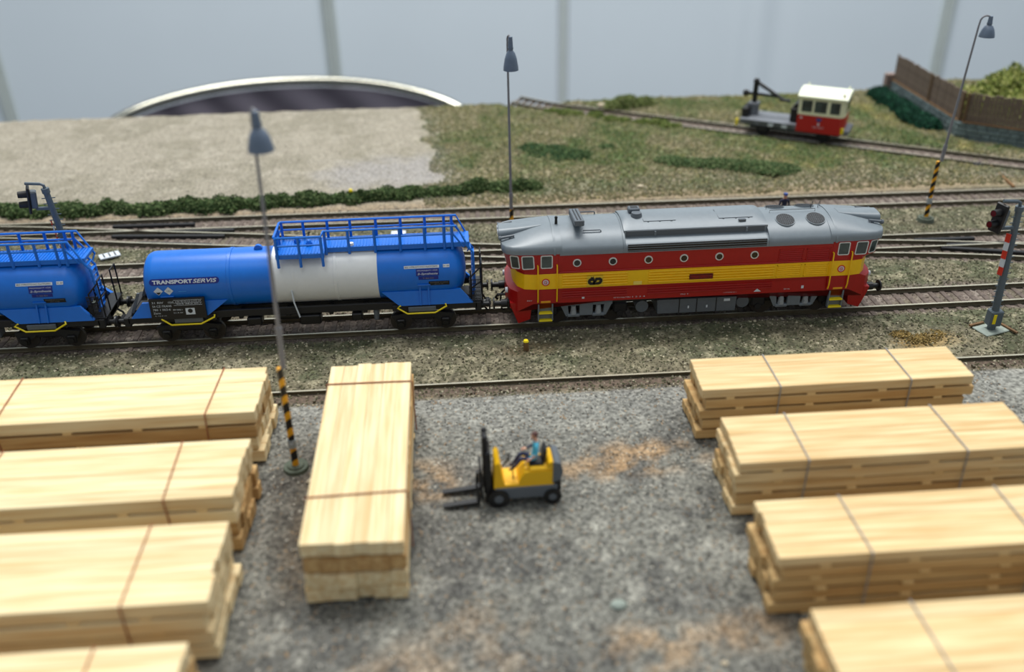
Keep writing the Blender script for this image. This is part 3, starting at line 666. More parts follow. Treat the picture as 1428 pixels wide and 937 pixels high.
# portholes, ribs, louvres, plates
for s in (-1, 1):
    for k in range(6):
        x = -55.8+16.65*k
        m = M(); m.cyl((x, s*17.3, 35.6), (x, s*17.95, 35.6), 2.0, 1.95, 24); p_ = m.obj('porthole', SILV, loco); M().cyl((x, s*17.8, 35.6), (x, s*18.05, 35.6), 1.42, 1.42, 22).obj('pane', DGLASS, p_)
    for x0, x1 in ((-62.6, -31.8), (-22, 38)):
        for k in range(5):
            m = M(); m.box(((x0+x1)/2, s*17.55, 24.0+k*1.36), (x1-x0, 1.2, .6), 0, .2); m.obj('side_rib', YEL, loco)
        for k in range(3): M().box(((x0+x1)/2, s*17.35, 17.9+k*1.25), (x1-x0, .5, .45), 0, .1).obj('side_rib', RED, loco)
    M().box((0, s*17.35, 22.35), (128, .6, .35), 0, .08).obj('side_moulding', RED, loco)
    M().box((0, s*17.6, 31.1), (128, .7, .7), 0, .15).obj('side_moulding', RED, loco)
    for x0, x1 in ((38.8, 51.2), (52, 64)):
        xc = (x0+x1)/2
        for z0, h, mt in ((34.4, 6.4, RED), (26.4, 6.2, YEL)):
            fr = M(); fr.box((xc, s*17.6, z0+h/2-.2), (x1-x0-.6, .5, .4), 0, .06); fr.box((xc, s*17.6, z0-h/2+.2), (x1-x0-.6, .5, .4), 0, .06)
            for xx in (x0+.5, x1-.5): fr.box((xx, s*17.6, z0), (.4, .5, h), 0, .06)
            f = fr.obj('louvre_panel', mt, loco)
            for k in range(5): M().box((xc, s*17.65, z0-h/2+1.0+k*1.05), (x1-x0-1.6, .45, .5), 0, .1, rot=Matrix.Rotation(s*.4, 3, 'X')).obj('slat', mt, f)
    pl = M(); pl.box((3.0, s*17.9, 25.8), (11.4, .5, 2.6), 0, .1); po = pl.obj('number_plate', DRED, loco)
    fn = (lambda a, b: (-1.6+a, s*18.2, 25.1+b)) if s < 0 else (lambda a, b: (7.6-a, s*18.2, 25.1+b))
    t = M(); v, f = text_w('753 002-1', 9.2, 1.4, fn); t.add(v, f); t.obj('plate_digits', RED, po)
    lp = M(); lp.box((-47.2, s*17.95, 25.9), (7.6, .3, 5.6), 0, .08); lg = lp.obj('logo_panel', mat('logo_olive_yellow', (206, 176, 40), .5), loco)
    g = M(); sg = 1 if s < 0 else -1; X = lambda a: -47.2+sg*a; yl = s*18.2
    def strip(pts, r=.42):
        # flat band drawn on the panel
        n = len(pts); L_ = []; R_ = []
        for i, p in enumerate(pts):
            a = pts[max(i-1, 0)]; b = pts[min(i+1, n-1)]; d = Vector((b[0]-a[0], b[1]-a[1])).normalized(); q = Vector((-d.y, d.x))*r
            L_.append((p[0]+q.x, p[1]+q.y)); R_.append((p[0]-q.x, p[1]-q.y))
        poly = L_+R_[::-1]; vs = [(X(a), yl, 25.9+b) for a, b in poly]+[(X(a), s*17.95, 25.9+b) for a, b in poly]; N = len(poly); k = n
        fs = [(i, i+1, N-2-i, N-1-i) for i in range(k-1)]+[(i, (i+1) % N, N+(i+1) % N, N+i) for i in range(N)]; g.add(vs, fs)
    strip([(-.3, .9), (-2.1, .9), (-2.6, .55), (-2.75, 0), (-2.6, -.75), (-2.2, -1.15), (-.2, -1.15)], .72)
    strip([(-.3, .1), (-.4, -1.15), (1.6, -1.15), (2.3, -.8), (2.75, 0), (2.7, .7), (2.2, 1.15), (.5, 1.15), (.3, .3), (-.5, .2)], .72)
    strip([(-2.0, 2.2), (-1.4, 1.75), (-.7, 2.2)], .32)
    g.obj('logo_letters', BLK, lg)
    # small white lettering on the lower sill
    for txt, x, z, w_, h in (('CD 753-7 Rada T478.3', -38, 16.0, 8, .55), ('1 2 3 4', -29, 16.0, 6, .6), ('753 T', -6, 16.1, 4, .6), ('i (T478.3) i', 15, 15.9, 6, .55), ('50 Hz', 44, 16.3, 3, .6), ('REV', -79, 16.4, 2.4, .6)):
        fn = (lambda a, b, x=x, z=z: (x+a, -17.22, z+b)) if s < 0 else (lambda a, b, x=x, z=z, w_=w_: (x+w_-a, 17.22, z+b))
        v, f = text_w(txt, w_, h, fn); t = M(); t.add(v, f); t.obj('sill_lettering', PRINT, loco)
    M().prism([(29.5, 15.9), (33, 15.9), (31, 17.5)], 'y', s*17.1, s*17.25).obj('sill_mark', PRINT, loco)
    for x in (-52.5, 53): M().box((x, s*17.2, 17.3), (1.2, .3, 1.4)).obj('sill_mark', PRINT, loco)
    M().box((-27, s*17.75, 23.8), (4, .3, 1.8), 0, .1).obj('builder_plate', mat('plate_pale_yellow', (236, 210, 96), .5), loco)

# ================================================================== tank wagon
TR, TZ = 13.5, 28.3
def wagon(x0, label):
    t = thing('tank_wagon', label, 'tank wagon', (x0, 0, 0), 0, 'blue tank wagons')
    T = M(); N = 48
    prof = [(-72.3, .01), (-72.2, 4), (-71.9, 8), (-71.3, 10.8), (-70.2, 12.5), (-68.6, 13.3), (-66.8, 13.5), (-12.9, 13.5), (-12.9, 13.55), (35.4, 13.55), (35.4, 13.5), (68.0, 13.5), (71.0, 13.0), (73.4, 11.2), (75.2, 8.4), (76.2, 4.5), (76.5, .01)]
    mis = [0]*8+[1]+[0]*7
    T.loft([[(x, r*math.cos(2*PI*j/N), TZ+r*math.sin(2*PI*j/N)) for j in range(N)] for x, r in prof], mis=mis)
    tk = T.obj('tank', [BLUE, WHITE], t, sharp=.5)
    for x, mt in ((-32.5, BLUE), (16, WHITE), (-3.4, WHITE)):
        b = M(); r = 13.75 if x != -3.4 else 13.62; b.loft([[(x+d, rr*math.cos(2*PI*j/N), TZ+rr*math.sin(2*PI*j/N)) for j in range(N)] for d, rr in ((-.9, 13.4), (-.7, r), (.7, r), (.9, 13.4))]); b.obj('tank_band', mt, tk)
    def on(r=.14):   # point on near side of the tank
        return lambda th0, x: (lambda a, b: (x+a, -(TR+r)*math.cos(th0+b/TR), TZ+(TR+r)*math.sin(th0+b/TR)))
    def patch(x, th0, w_, h, mt, name, parent, r=.1, nx=2, round_=0):
        m = M(); f = on(r)(th0, x); k = 8
        poly = []
        if round_:
            rows = []
            for i in range(13):
                a = -PI/2+PI*i/12; q = round_*(1-math.cos(a)); bb_ = h/2+h/2*math.sin(a); rows.append([f(q+.01, bb_), f(w_-q-.01, bb_)])
            m.loft(rows, ring_closed=False, caps=False)
        else: m.loft([[f(0, h*i/k), f(w_, h*i/k)] for i in range(k+1)], ring_closed=False, caps=False)
        return m.obj(name, mt, parent)
    def words(txt, x, th0, w_, h, mt, parent, r=.18, shear=0, offset=0, name='lettering'):
        v, f = text_w(txt, w_, h, on(r)(th0, x), shear, offset); m = M(); m.add(v, f); return m.obj(name, mt, parent)
    pt = patch(-68.0, .235, 31.5, 3.0, NAVY, 'name_panel', t, .12, round_=1.5)
    words('TRANSPORT', -66.6, .278, 18.0, 1.8, PRINT, pt, .22, 0, .38); words('SERViS', -48.4, .278, 10.8, 1.8, PRINT, pt, .22, .25, .2)
    for i, x in enumerate((-66.6, -61.9)):
        m = M(); f = on(.14)(-.12, x); m.add([f(0, 2), f(2.1, 0), f(4.2, 2), f(2.1, 4)], [(0, 1, 2, 3)]); d = m.obj('hazard_diamond', PRINT, t)
        if i == 0:
            m = M(); f = on(.2)(-.12, x); m.add([f(.9, 1.5), f(2.1, .3), f(3.3, 1.5)], [(0, 1, 2)]); m.obj('diamond_mark', BLK, d)
        else: words('UN', x+1.3, -.005, 1.6, .9, POLEG, d, .2, name='diamond_mark')
    patch(47.8, .42, 16.2, 1.35, PRINT, 'white_strip', t); words('BEZ VYPROSTOVACI PLATFORMY', 48.2, .445, 15.2, .75, SOOT, t, .2)
    p2 = patch(53.2, .155, 10.6, 3.3, NAVY, 'hire_panel', t, .12); words('PRONAJATÝ VŮZ', 53.8, .31, 9.4, .9, PRINT, p2, .2); words('2-Synthesia', 53.8, .175, 9.4, 1.2, PRINT, p2, .2, .2, .12)
    p3 = patch(54.2, .02, 9.2, 1.6, NAVY, 'phone_panel', t, .12); words('T: 466 824', 56.2, .045, 5, .7, POLEG, p3, .2)
    patch(65.8, .42, 3.0, 1.5, PRINT, 'small_white_tag', t); words('51.50', 66.0, .455, 2.6, .7, SOOT, t, .2)
    p4 = patch(58.8, -.22, 9.6, 2.2, BLK, 'data_plate', t, .14); words('ZASOBNIK 21.4.2010', 59.4, -.12, 8.2, .5, POLEG, p4, .2); words('RIV 5100', 61.5, -.19, 4, .45, POLEG, p4, .2)
    patch(-55.6, -.02, 3.6, .3, mat('pale_blue_line', (60, 150, 225), .5), 'blue_mark', t)
    # saddles
    for x0_, x1_, xb0, xb1 in ((36.5, 76.3, 44.5, 79.0), (-77.5, -34.5, -79, -44)):
        for s in (-1, 1):
            m = M(); m.loft([[(x0_ if x0_ > 0 else x0_+4, s*12.6, 22.4), (x1_-3 if x0_ > 0 else x1_, s*12.6, 22.4), (xb1, s*14.6, 15.8), (xb0, s*14.6, 15.8)], [(x0_ if x0_ > 0 else x0_+4, s*11.4, 22.4), (x1_-3 if x0_ > 0 else x1_, s*11.4, 22.4), (xb1, s*12.4, 15.8), (xb0, s*12.4, 15.8)]]); sd = m.obj('saddle', BLUE, t)
            xm = 56.5 if x0_ > 0 else -61
            for d in (-2.0, 2.0): M().prism([(s*12.6, 26), (s*15.2, 16), (s*13.5, 16), (s*11.6, 26)], 'x', xm+d-.35, xm+d+.35).obj('saddle_rib', BLUE, sd)
            M().box((xm, s*13.2, 25.8), (6, 1.6, .5), 0, .1).obj('saddle_rib', BLUE, sd)
    # frame
    f = M(); f.box((0, 0, 13.6), (166, 10, 3.4), 0, .3)
    for s in (-1, 1):
        f.box((0, s*12.2, 15.2), (96, 1.6, 3.6), 0, .2); f.box((61, s*13.0, 14.2), (40, 2, 3.0), 0, .2); f.box((-61, s*13.0, 14.2), (40, 2, 3.0), 0, .2)
        f.box((s*81.5, 0, 13.4), (3, 28, 4.6), 0, .3)
    for x in (-30, -8, 12, 28): f.box((x, 0, 13), (2, 24, 2.6), 0, .2)
    fr = f.obj('underframe', SOOT, t)
    for x, w_, h, z in ((2, 10, 5, 9.5), (24, 5, 4, 9.8), (-24, 7, 4, 10), (33, 2.2, 6, 10.5)):
        M().box((x, -9.5, z), (w_, 6, h), 0, .6).obj('brake_gear', BLK if w_ != 2.2 else DGREY, fr)
    M().cyl((-14, -6, 9.6), (-4, -6, 9.6), 2.4, 2.4, 14).obj('brake_cylinder', BLK, fr)
    M().tube([(-4.5, -13.4, 26), (-4, -14.2, 20), (-2.2, -14.6, 12.5)], .4, 6).obj('drain_rod', PRINT, t)
    # number board
    bd = M(); bd.prism([(-14.0, 25.4), (-15.2, 25.4), (-16.0, 15.4), (-14.6, 15.4)], 'x', -69.3, -44.3); bo_ = bd.obj('number_board', BLK, t)
    def bw(txt, x, z, w_, h):
        fn = lambda a, b: (x+a, -15.28-(25.4-(z+b))*.082, z+b); v, f_ = text_w(txt, w_, h, fn); m = M(); m.add(v, f_); m.obj('board_lettering', PRINT, bo_)
    bw('31 RIV', -68, 23.3, 5.2, .95); bw('1520', -60.6, 23.3, 2.4, .9); bw('54 CZ-TRANS', -68, 21.5, 8.6, 1.0); bw('785 1 063-6', -68, 19.8, 8.0, .95); bw('Zacns', -68, 18.2, 3.2, .9); bw('L 15,2 m', -67.4, 17.0, 5, .5)
    bw('A B1 B2 C2 C3 C4 D2 D4', -57.4, 23.6, 11.6, .7); bw('50,6 58,0 66,1', -57.0, 22.5, 11, .6); bw('89 000 l', -59, 19.6, 4.2, .7); bw('21.4.10', -59, 18.2, 4.2, .6)
    fn = lambda a, b: (a, -15.3-(25.4-b)*.082, b)
    m = M(); 
    for (x0_, z0_, x1_, z1_) in ((-58.2, 24.6, -45.4, 24.75), (-58.2, 23.2, -45.4, 23.32), (-58.2, 22.1, -45.4, 22.25), (-53.4, 17.4, -49.2, 20.6)): m.add([fn(x0_, z0_), fn(x1_, z0_), fn(x1_, z1_), fn(x0_, z1_)], [(0, 1, 2, 3)])
    m.obj('board_lines', PRINT, bo_)
    m = M(); m.cyl((-51.3, -15.6, 19.2), (-51.3, -15.9, 19.2), 1.1, 1.1, 12); m.box((-51.3, -15.8, 17.9), (.6, .2, 1.4)); m.obj('board_sign', BLK, bo_)
    # yellow shunter rails
    for xs in ((-65, -61, -47.5, -41), (43.5, 48, 61, 66.5)):
        for s in (-1, 1):
            M().tube([(xs[0]+(1.5 if xs[0] > 0 else 0), s*14.8, 16.1), (xs[0], s*15.8, 15.4), (xs[1], s*16, 12.3), (xs[2], s*16, 12.3), (xs[3], s*15.8, 15.4), (xs[3]-(.5 if xs[0] > 0 else 0), s*14.8, 16.1)], .42, 6).obj('shunter_rail', YELB, t)
            M().box(((xs[0]+xs[3])/2, s*15.0, 14.0), (13, 1, 2.4), 0, .2).obj('label_clip', DGREY, t)
    # bogies
    for e in (-1, 1):
        X = e*54.8+ .2
        b = M(); b.box((X, 0, 7.6), (12, 22, 3), 0, .6)
        for s in (-1, 1):
            b.prism([(X-15, 9.2), (X-13, 5.5), (X-8, 5.5), (X-5, 8), (X+5, 8), (X+8, 5.5), (X+13, 5.5), (X+15, 9.2), (X+6, 10.8), (X-6, 10.8)], 'y', s*11.2-.8, s*11.2+.8)
        bo_ = b.obj('bogie', SOOT, t)
        for q in (-1, 1):
            wh = M()
            for s in (-1, 1): wh.cyl((X+q*10.6, s*7.6, 5.2), (X+q*10.6, s*9.3, 5.2), 5.2, 5.2, 26)
            wh.cyl((X+q*10.6, -12, 5.2), (X+q*10.6, 12, 5.2), 1, 1, 10); wh.obj('wheelset', STEEL, bo_)
            for s in (-1, 1): M().box((X+q*10.6, s*12.3, 5.4), (4, 1.8, 4.2), 0, .5).cyl((X+q*10.6, s*12.8, 5.2), (X+q*10.6, s*13.8, 5.2), 1.5, 1.3, 12).obj('axle_box', BLK, bo_)
    for e in (-1, 1):
        for s in (-1, 1):
            m = M(); m.cyl((e*82, s*10, 12.4), (e*84, s*10, 12.4), 1.9, 1.9, 12); m.cyl((e*84, s*10, 12.4), (e*86.6, s*10, 12.4), 1.2, 1.2, 12); m.cyl((e*86.6, s*10, 12.4), (e*87.3, s*10, 12.4), 2.8, 2.6, 18); m.obj('buffer', BLK, t)
        m = M(); m.cyl((e*80, 0, 8.2), (e*88.0, 0, 8.2), 1.6, 1.5, 8); m.box((e*86.4, 0, 8.2), (2.2, 5, 3.4), 0, .5); m.obj('coupling', BLK, t)
        for y in (-6, 6): M().tube([(e*82, y, 11), (e*84.5, y, 9), (e*86, y*.8, 6.5)], .5, 6).obj('brake_hose', BLK, t)
    # walkway, platform and railings (blue)
    zf = 43.6
    wk = M(); wk.box((45.2, 0, zf-.9), (66.5, 12.6, 1.6), 0, .15); wk.box((1.2, -3, zf-.9), (22, 18.6, 1.6), 0, .15); wk.box((1.2, -12.1, zf-1.2), (22, .5, 2.2), 0, .1); wk.box((45.2, -6.2, zf-1.2), (66.5, .5, 2.4), 0, .1)
    wo = wk.obj('walkway', BLUE, t)
    gr = M()
    for i in range(44): gr.box((13+i*1.48, 0, zf+.05), (.35, 11.6, .25))
    for i in range(14): gr.box((-8.6+i*1.48, -3, zf+.05), (.35, 17.6, .25))
    gr.obj('walkway_grating', BLUE, wo)['kind'] = 'stuff'
    zr = 51.8
    def rail_(pts, name='railing_bar', r=.58): return M().tube(pts, r, 6).obj(name, BLUE, t)
    def post(x, y, z0, z1, y2=None): M().tube([(x, y2 if y2 is not None else y, z0), (x, y, z1)], .72, 6).obj('railing_post', BLUE, t)
    for y in (-6.4, 6.4):
        a = 12.2 if y < 0 else -8.8
        rail_([(a, y, zr), (72.8, y, zr), (78.4, y, 40.2)]); rail_([(a, y, zf+4.3), (71.5, y, zf+4.3)], r=.48)
        for x in (12.4, 23, 35, 46.6, 58, 67.0, 70.6): post(x, y, zf-3.4 if x < 71 else zf-1, zr)
        rail_([(71, y, 48), (75.9, y, 41.0)], r=.48)
    post(-8.8, 6.4, zf-1, zr); post(1.2, 6.4, zf-1, zr)
    rail_([(12.0, -6.4, zr), (11.6, -12.4, zr), (-8.0, -12.4, zr), (-9.6, -11.4, zr), (-9.6, 5.6, zr), (-8.8, 6.4, zr)]); rail_([(11.6, -12.4, zf+4.3), (-8.6, -12.4, zf+4.3)], r=.48); rail_([(-9.6, -11.4, zf+4.3), (-9.6, 5.6, zf+4.3)], r=.48)
    for x in (-8.8, 1.3, 11.4): post(x, -12.4, 37.4, zr, -12.9)
    for x, y in ((-9.6, -6), (-9.6, 0)): post(x, y, zf-1, zr)
    for x, y in ((-1.5, 1.5), (4.5, -2.5)): M().cyl((x, y, zf), (x, y, zf+1.6), 1.7, 1.5, 14).sph((x, y, zf+1.7), 1.2, 10, 5).obj('filler_cap', BLUE, t)
    M().cyl((24, -4.6, zf), (24, -4.6, zf+1.2), 1.3, 1.1, 12).obj('white_valve', WHITE, t)
    # lifting eye on the left half
    M().cyl((-19.5, -.9, 42.0), (-19.5, .9, 42.0), 1.9, 1.9, 14).box((-19.5, 0, 41.3), (4.6, 1.2, 1)).obj('lifting_eye', BLUE, t)
    # stairs down the right end
    for y in (-6.5, -.5): rail_([(76, y, zf), (80.0, y, 38), (80.3, y, 22), (79.2, y, 16)], 'ladder_rail')
    for k in range(9): z = 40-k*2.7; M().box((79.8 if z < 38 else 78.4, -3.5, z), (1.6, 6.0, .6), 0, .1).obj('ladder_rung', BLUE, t)
    for y in (-6.4, 6.4): rail_([(78.4, y, 40.2), (77.5, y*.5, 37.5)], r=.38)
    # black end platform railing
    pr = M(); pr.box((81, 0, 15.9), (6, 26, .7), 0, .1)
    for y in (-12, -5): pr.tube([(83.6, y, 16), (83.6, y, 34.5)], .38, 6); pr.tube([(78.4, y, 16), (78.4, y, 28)], .38, 6)
    pr.tube([(83.6, -12, 34.5), (83.6, -5, 34.5)], .38, 6); pr.tube([(83.6, -12, 26), (83.6, -5, 26)], .34, 6); pr.tube([(78.4, -12, 28), (83.6, -12, 33.5)], .38, 6); pr.tube([(78.4, -12, 22), (83.6, -12, 26)], .34, 6)
    for y in (5, 12): pr.tube([(83.6, y, 16), (83.6, y, 32)], .38, 6)
    pr.tube([(83.6, 5, 32), (83.6, 12, 32)], .38, 6)
    pr.obj('end_platform', BLK, t)
    gp = M()
    for k in range(9): gp.box((77.5+k*.65, -13.1, 22), (.22, .3, 11))
    for k in range(6): gp.box((80.1, -13.1, 17+k*2), (5.6, .3, .25))
    gp.obj('side_grille', SOOT, t)
    m = M()
    for s in (-1, 1): m.prism([(-80.5, 16), (-76, 26), (-74.8, 26), (-79, 16)], 'y', s*9-.5, s*9+.5)
    m.obj('end_brace', DGREY, t)
    return t
wagon(-184.9, 'blue tank wagon with a white middle band, coupled left of the locomotive')
wagon(-359.7, 'blue tank wagon cut off by the left edge of the picture')

# ================================================================== lamps
def stripes(parent, r0, r1, z0, z1, n, base=ORG):
    # yellow-orange pole foot with black spiral bands
    m = M(); m.cyl((0, 0, z0), (0, 0, z1), r0, r1, 14); o = m.obj('striped_foot', base, parent)
    for k in range(n):
        zc = z0+(z1-z0)*(k+.55)/n; hh = (z1-z0)/n*.27; N = 14; b = M(); rings = []
        for dz, e in ((-hh, -.02), (-hh, .08), (hh, .08), (hh, -.02)):
            rr = r0+(r1-r0)*(zc-z0)/(z1-z0)+e
            rings.append([(rr*math.cos(2*PI*j/N), rr*math.sin(2*PI*j/N), zc+dz+1.2*r0*math.sin(2*PI*j/N+2.4)) for j in range(N)])
        b.loft(rings, caps=False); b.obj('black_band', BLK, o)
def lamp(label, base, top, h_stripe, h_collar, shade_dir, h, bend=3.0, k=1.0, nb=6, clamp=10):
    t = thing('yard_lamp', label, 'lamp post', base, 0, 'yard lamps')
    lean = Vector(top)-Vector(base); P = lambda z: Vector((lean.x*z/h, lean.y*z/h, z))
    sh = M(); 
    t.rotation_euler = (0, 0, 0)
    b = M(); b.cyl((0, 0, -1.5), (0, 0, .9), 5.2, 4.6, 20); b.cyl((0, 0, .8), (0, 0, 1.6), 3.4, 3.0, 16); b.obj('base_plate', mat('mossy_base', (84, 92, 78), .85, noise=.2), t)
    stripes(t, 1.25, 1.1, 1.2, h_stripe, nb)
    M().cyl((0, 0, clamp), (0, 0, clamp+3.4), 1.7, 1.6, 12).sph((0, -1.0, clamp+1.8), 1.0, 8, 6).obj('pole_clamp', mat('pale_clamp', (150, 156, 156), .6), t)
    d = Vector(shade_dir).normalized(); pts = [P(h_stripe), P(h_collar), P(h-9)]; ph = P(h-3)
    arc = [P(h-6)+Vector((0, 0, 0))]+[P(h-4)+d*(bend*(1-math.cos(a)))+Vector((0, 0, bend*1.2*math.sin(a))) for a in [PI/8*k for k in range(1, 7)]]
    m = M(); m.tube([P(h_stripe), P(h_collar)], [1.05, .95], 10); m.tube([P(h_collar-1.5), P(h_collar+1.5)], [1.25, 1.1], 10); m.tube([P(h_collar), P(h*.72), P(h-6)]+arc[1:], [.8, .62, .5]+[.5]*(len(arc)-1), 8)
    m.obj('pole', POLEG, t)
    e = arc[-1]
    s = M(); s.cyl(e+Vector((0, 0, .8)), e+Vector((0, 0, -3.4*k)), 1.05, 1.35, 12); s.cyl(e+Vector((0, 0, -3.4*k)), e+Vector((0, 0, -5*k)), 1.5, 1.2, 12)
    s.loft([[(e.x+r*math.cos(2*PI*j/20), e.y+r*math.sin(2*PI*j/20), e.z+z*k) for j in range(20)] for r, z in ((1.3, -4.6), (2.3, -5.6), (3.2, -7.6), (3.9, -10.6), (4.1, -12.2), (3.8, -12.2), (3.0, -7.8), (1.0, -5.6))])
    s.obj('lamp_shade', LAMPG, t)
    M().sph(tuple(e+Vector((0, 0, -9*k))), 1.6, 10, 6).obj('bulb', PRINT, t)
    return t
lamp('tall grey yard lamp with a striped foot between the plank stacks at left', (-177.9, -112.9, 0), (-173.5, -112.9, 0), 45, 60, (.45, -.9, 0), 140, k=.95)
lamp('grey yard lamp rising just behind the front end of the locomotive, upper middle', (-79.5, 100, 0), (-80.3, 100, 0), 15.5, 24, (.1, -.35, 0), 114.5, k=1.35, nb=2, clamp=1.5)
lamp('thin grey yard lamp with a striped foot on the grass at the right', (169.2, 95.5, 0), (175.0, 95.5, 0), 35.9, 44, (1, -.25, 0), 117.5, k=.82)

# ================================================================== light signals
def signal(label, base, lean, board=True):
    t = thing('light_signal', label, 'railway signal', base, 0, 'light signals')
    h = 62; P = lambda z: Vector((lean*z/h, 0, z))
    m = M(); m.box((0, 0, -.1), (14, 9.5, .8), 0, .3, rot=Matrix.Rotation(.3, 3, 'Z')); m.obj('base_slab', CONC, t)
    for a, b in (((-9, 3), (-1, 5.5)), ((6, 5), (9.5, -6))): 
        a, b = Vector(a+(0.7,)), Vector(b+(.7,)); d = b-a; M().box((a+b)/2, (d.length, 1.3, .9), 0, .1, rot=Matrix.Rotation(math.atan2(d.y, d.x), 3, 'Z')).obj('edging_board', RUST, t)
    m = M(); m.box((0, 0, 6.4), (6, 5, 8), 0, .5); m.cyl((0, 0, .5), (0, 0, 3), 1.9, 1.9, 10); bx = m.obj('switch_box', SIGG, t)
    M().box((-1.2, -2.6, 6.6), (1.5, .4, 5), 0, .1).obj('yellow_label', YELB, bx)
    m = M(); m.tube([P(9), P(h)], [1.75, 1.45], 12); m.cyl(P(h-1.8), P(h+.6), 1.9, 1.9, 12); m.obj('mast', SIGG, t)
    for k in range(17):
        z = 12+k*2.85; p = P(z); M().tube([p+Vector((-3.1, -.4, 0)), p+Vector((3.1, .4, 0))], .26, 5).obj('climbing_rung', SIGG, t)
    m = M(); c = P(h); m.tube([c+Vector((0, 0, 0)), c+Vector((-.3, 0, 2.2)), c+Vector((-1.8, -.2, 3.0)), c+Vector((-8.5, -.6, 3.6))], .75, 8); m.box(P(52.5)+Vector((-4, -.3, 0)), (6.5, 1.5, 1.5), 0, .2); m.obj('bracket', SIGG, t)
    m = M(); hc = P(57.5)+Vector((-9.0, -.6, 0)); rm = Matrix.Rotation(.12, 3, 'Y') @ Matrix.Rotation(.35, 3, 'Z')
    m.box(hc, (1.3, 6.4, 13.6), 0, .5, rot=rm); hd = m.obj('signal_head', BLK, t)
    M().box(hc+rm @ Vector((2.0, 0, 0)), (3, 4.6, 8.6), 0, .5, rot=rm).obj('lamp_housing', DGREY, hd)
    for dz in (2.7, -2.5):
        a = hc+rm @ Vector((-.5, 0, dz)); b = hc+rm @ Vector((-4.6, 0, dz-.2)); M().cyl(a, b, 1.75, 1.55, 14).obj('lens_hood', BLK if board else SOOT, hd)
        M().cyl(b-(b-a)*.18, b+(b-a)*.02, 1.35, 1.35, 14).obj('red_lens', LENS, hd)
    if board:
        for k in range(5):
            z = 31.5+k*4.1; p = P(z); M().box(p+Vector((-2.9, -1.2, 0)), (.5, 2.2, 4.05), 0, .05, rot=Matrix.Rotation(.5, 3, 'Z')).obj('marker_stripe', SRED if k % 2 == 0 else PRINT, t)
    else:
        for k in range(7): 
            p = P(24+k*3.4); M().box(p+Vector((-2.9, 0, 0)), (.35, .8, 3.3), 0, .05).obj('marker_stripe', SRED if k % 2 == 0 else PRINT, t)
    return t
signal('grey light signal with a red and white marker at the right edge of the picture', (139.5, -35.0, -.8), -2.5, True)
signal('grey light signal seen from behind, rising beside the left tank wagon', (-304.5, 37.5, -.8), -5.0, False)
mk = thing('marker_board', 'small white board with dark bars lying beside the left signal', 'marker', (-310, 94, -.4), .5)
M().box((0, 0, .4), (11, 7, .8), 0, .1).obj('board', PRINT, mk)
for x in (-3, 0, 3): M().box((x, 0, .9), (.7, 5, .2)).obj('bar', SOOT, mk)
for x, y, z, nm in ((-82.5, -32.6, -.8, 'brown stump with a yellow cap in front of the locomotive'),):
    t = thing('ground_post', nm, 'marker post', (x, y, z)); M().cyl((0, 0, -.5), (0, 0, 4.6), 1.35, 1.2, 10).obj('stump', RUST, t); M().cyl((0, 0, 4.5), (0, 0, 5.3), 1.35, 1.0, 10).obj('yellow_cap', YELB, t)
t = thing('ground_post', 'tiny yellow knob standing out of the dark green hedge', 'marker post', (-178.5, 166, 0)); M().cyl((0, 0, -.5), (0, 0, 5), .5, .5, 8).obj('stump', RUST, t); M().sph((0, 0, 5.8), 1.4, 10, 6).obj('yellow_cap', YELB, t)
wb = thing('switch_box', 'small white box lying between two tracks behind the railings', 'box', (-146, 103, -.8)); M().box((0, 0, 1.5), (8, 5, 3), 0, .4).obj('box_body', CONC, wb); M().box((0, 0, 3.1), (8.6, 5.6, .5), 0, .15).obj('lid', PRINT, wb)
wb = thing('point_lever', 'tiny black point lever beside the rear track, left of the white box', 'lever', (-200, 104, -.8)); M().cyl((0, 0, 0), (2, 0, 5), .5, .4, 6).sph((2, 0, 5.2), .9, 8, 5).obj('lever_arm', BLK, wb); M().box((-2.5, 0, .8), (5, 3.5, 1.6), 0, .3).obj('lever_base', CONC, wb)

# ================================================================== people
def figure(verts, edges, radii, root, matf, mats, name, parent):
    me = bpy.data.meshes.new('sk'); me.from_pydata(verts, edges, []); o = bpy.data.objects.new('sk', me); C.objects.link(o)
    o.modifiers.new('s', 'SKIN'); 
    for i, r in enumerate(radii): me.skin_vertices[0].data[i].radius = (r, r) if not isinstance(r, tuple) else r; me.skin_vertices[0].data[i].use_root = (i == root)
    sb = o.modifiers.new('b', 'SUBSURF'); sb.levels = 2
    dg = bpy.context.evaluated_depsgraph_get(); dg.update(); m2 = bpy.data.meshes.new_from_object(o.evaluated_get(dg)); bpy.data.objects.remove(o)
    for p in m2.polygons: p.use_smooth = True
    for v in m2.vertices: v.co = v.co*MM
    idx = [matf(p.center/MM) for p in m2.polygons]
    m2.materials.clear()
    for m_ in mats: m2.materials.append(m_)
    for p_, i_ in zip(m2.polygons, idx): p_.material_index = i_
    m2.name = name; return link(name, m2, parent)
def hand(parent, c, d, up, s=1):
    c, d, up = Vector(c), Vector(d).normalized(), Vector(up).normalized(); sd = d.cross(up).normalized(); m = M()
    m.loft([[c+d*k+sd*(w_*math.cos(a))+up*(h*math.sin(a)) for a in [2*PI*j/10 for j in range(10)]] for k, w_, h in ((-.2, .3, .22), (.2, .48, .26), (.8, .5, .24), (1.15, .42, .18))])
    for i, l in enumerate((.75, .9, .85, .65)):
        b = c+d*1.05+sd*((i-1.5)*.25); m.tube([b, b+d*l*.5-up*.1, b+d*l*.85-up*.35], [.13, .12, .09], 6)
    b = c+d*.25+sd*.4; m.tube([b, b+sd*.35+d*.35-up*.1, b+sd*.35+d*.7-up*.3], [.15, .13, .1], 6); return m.obj('hand', SKIN, parent)
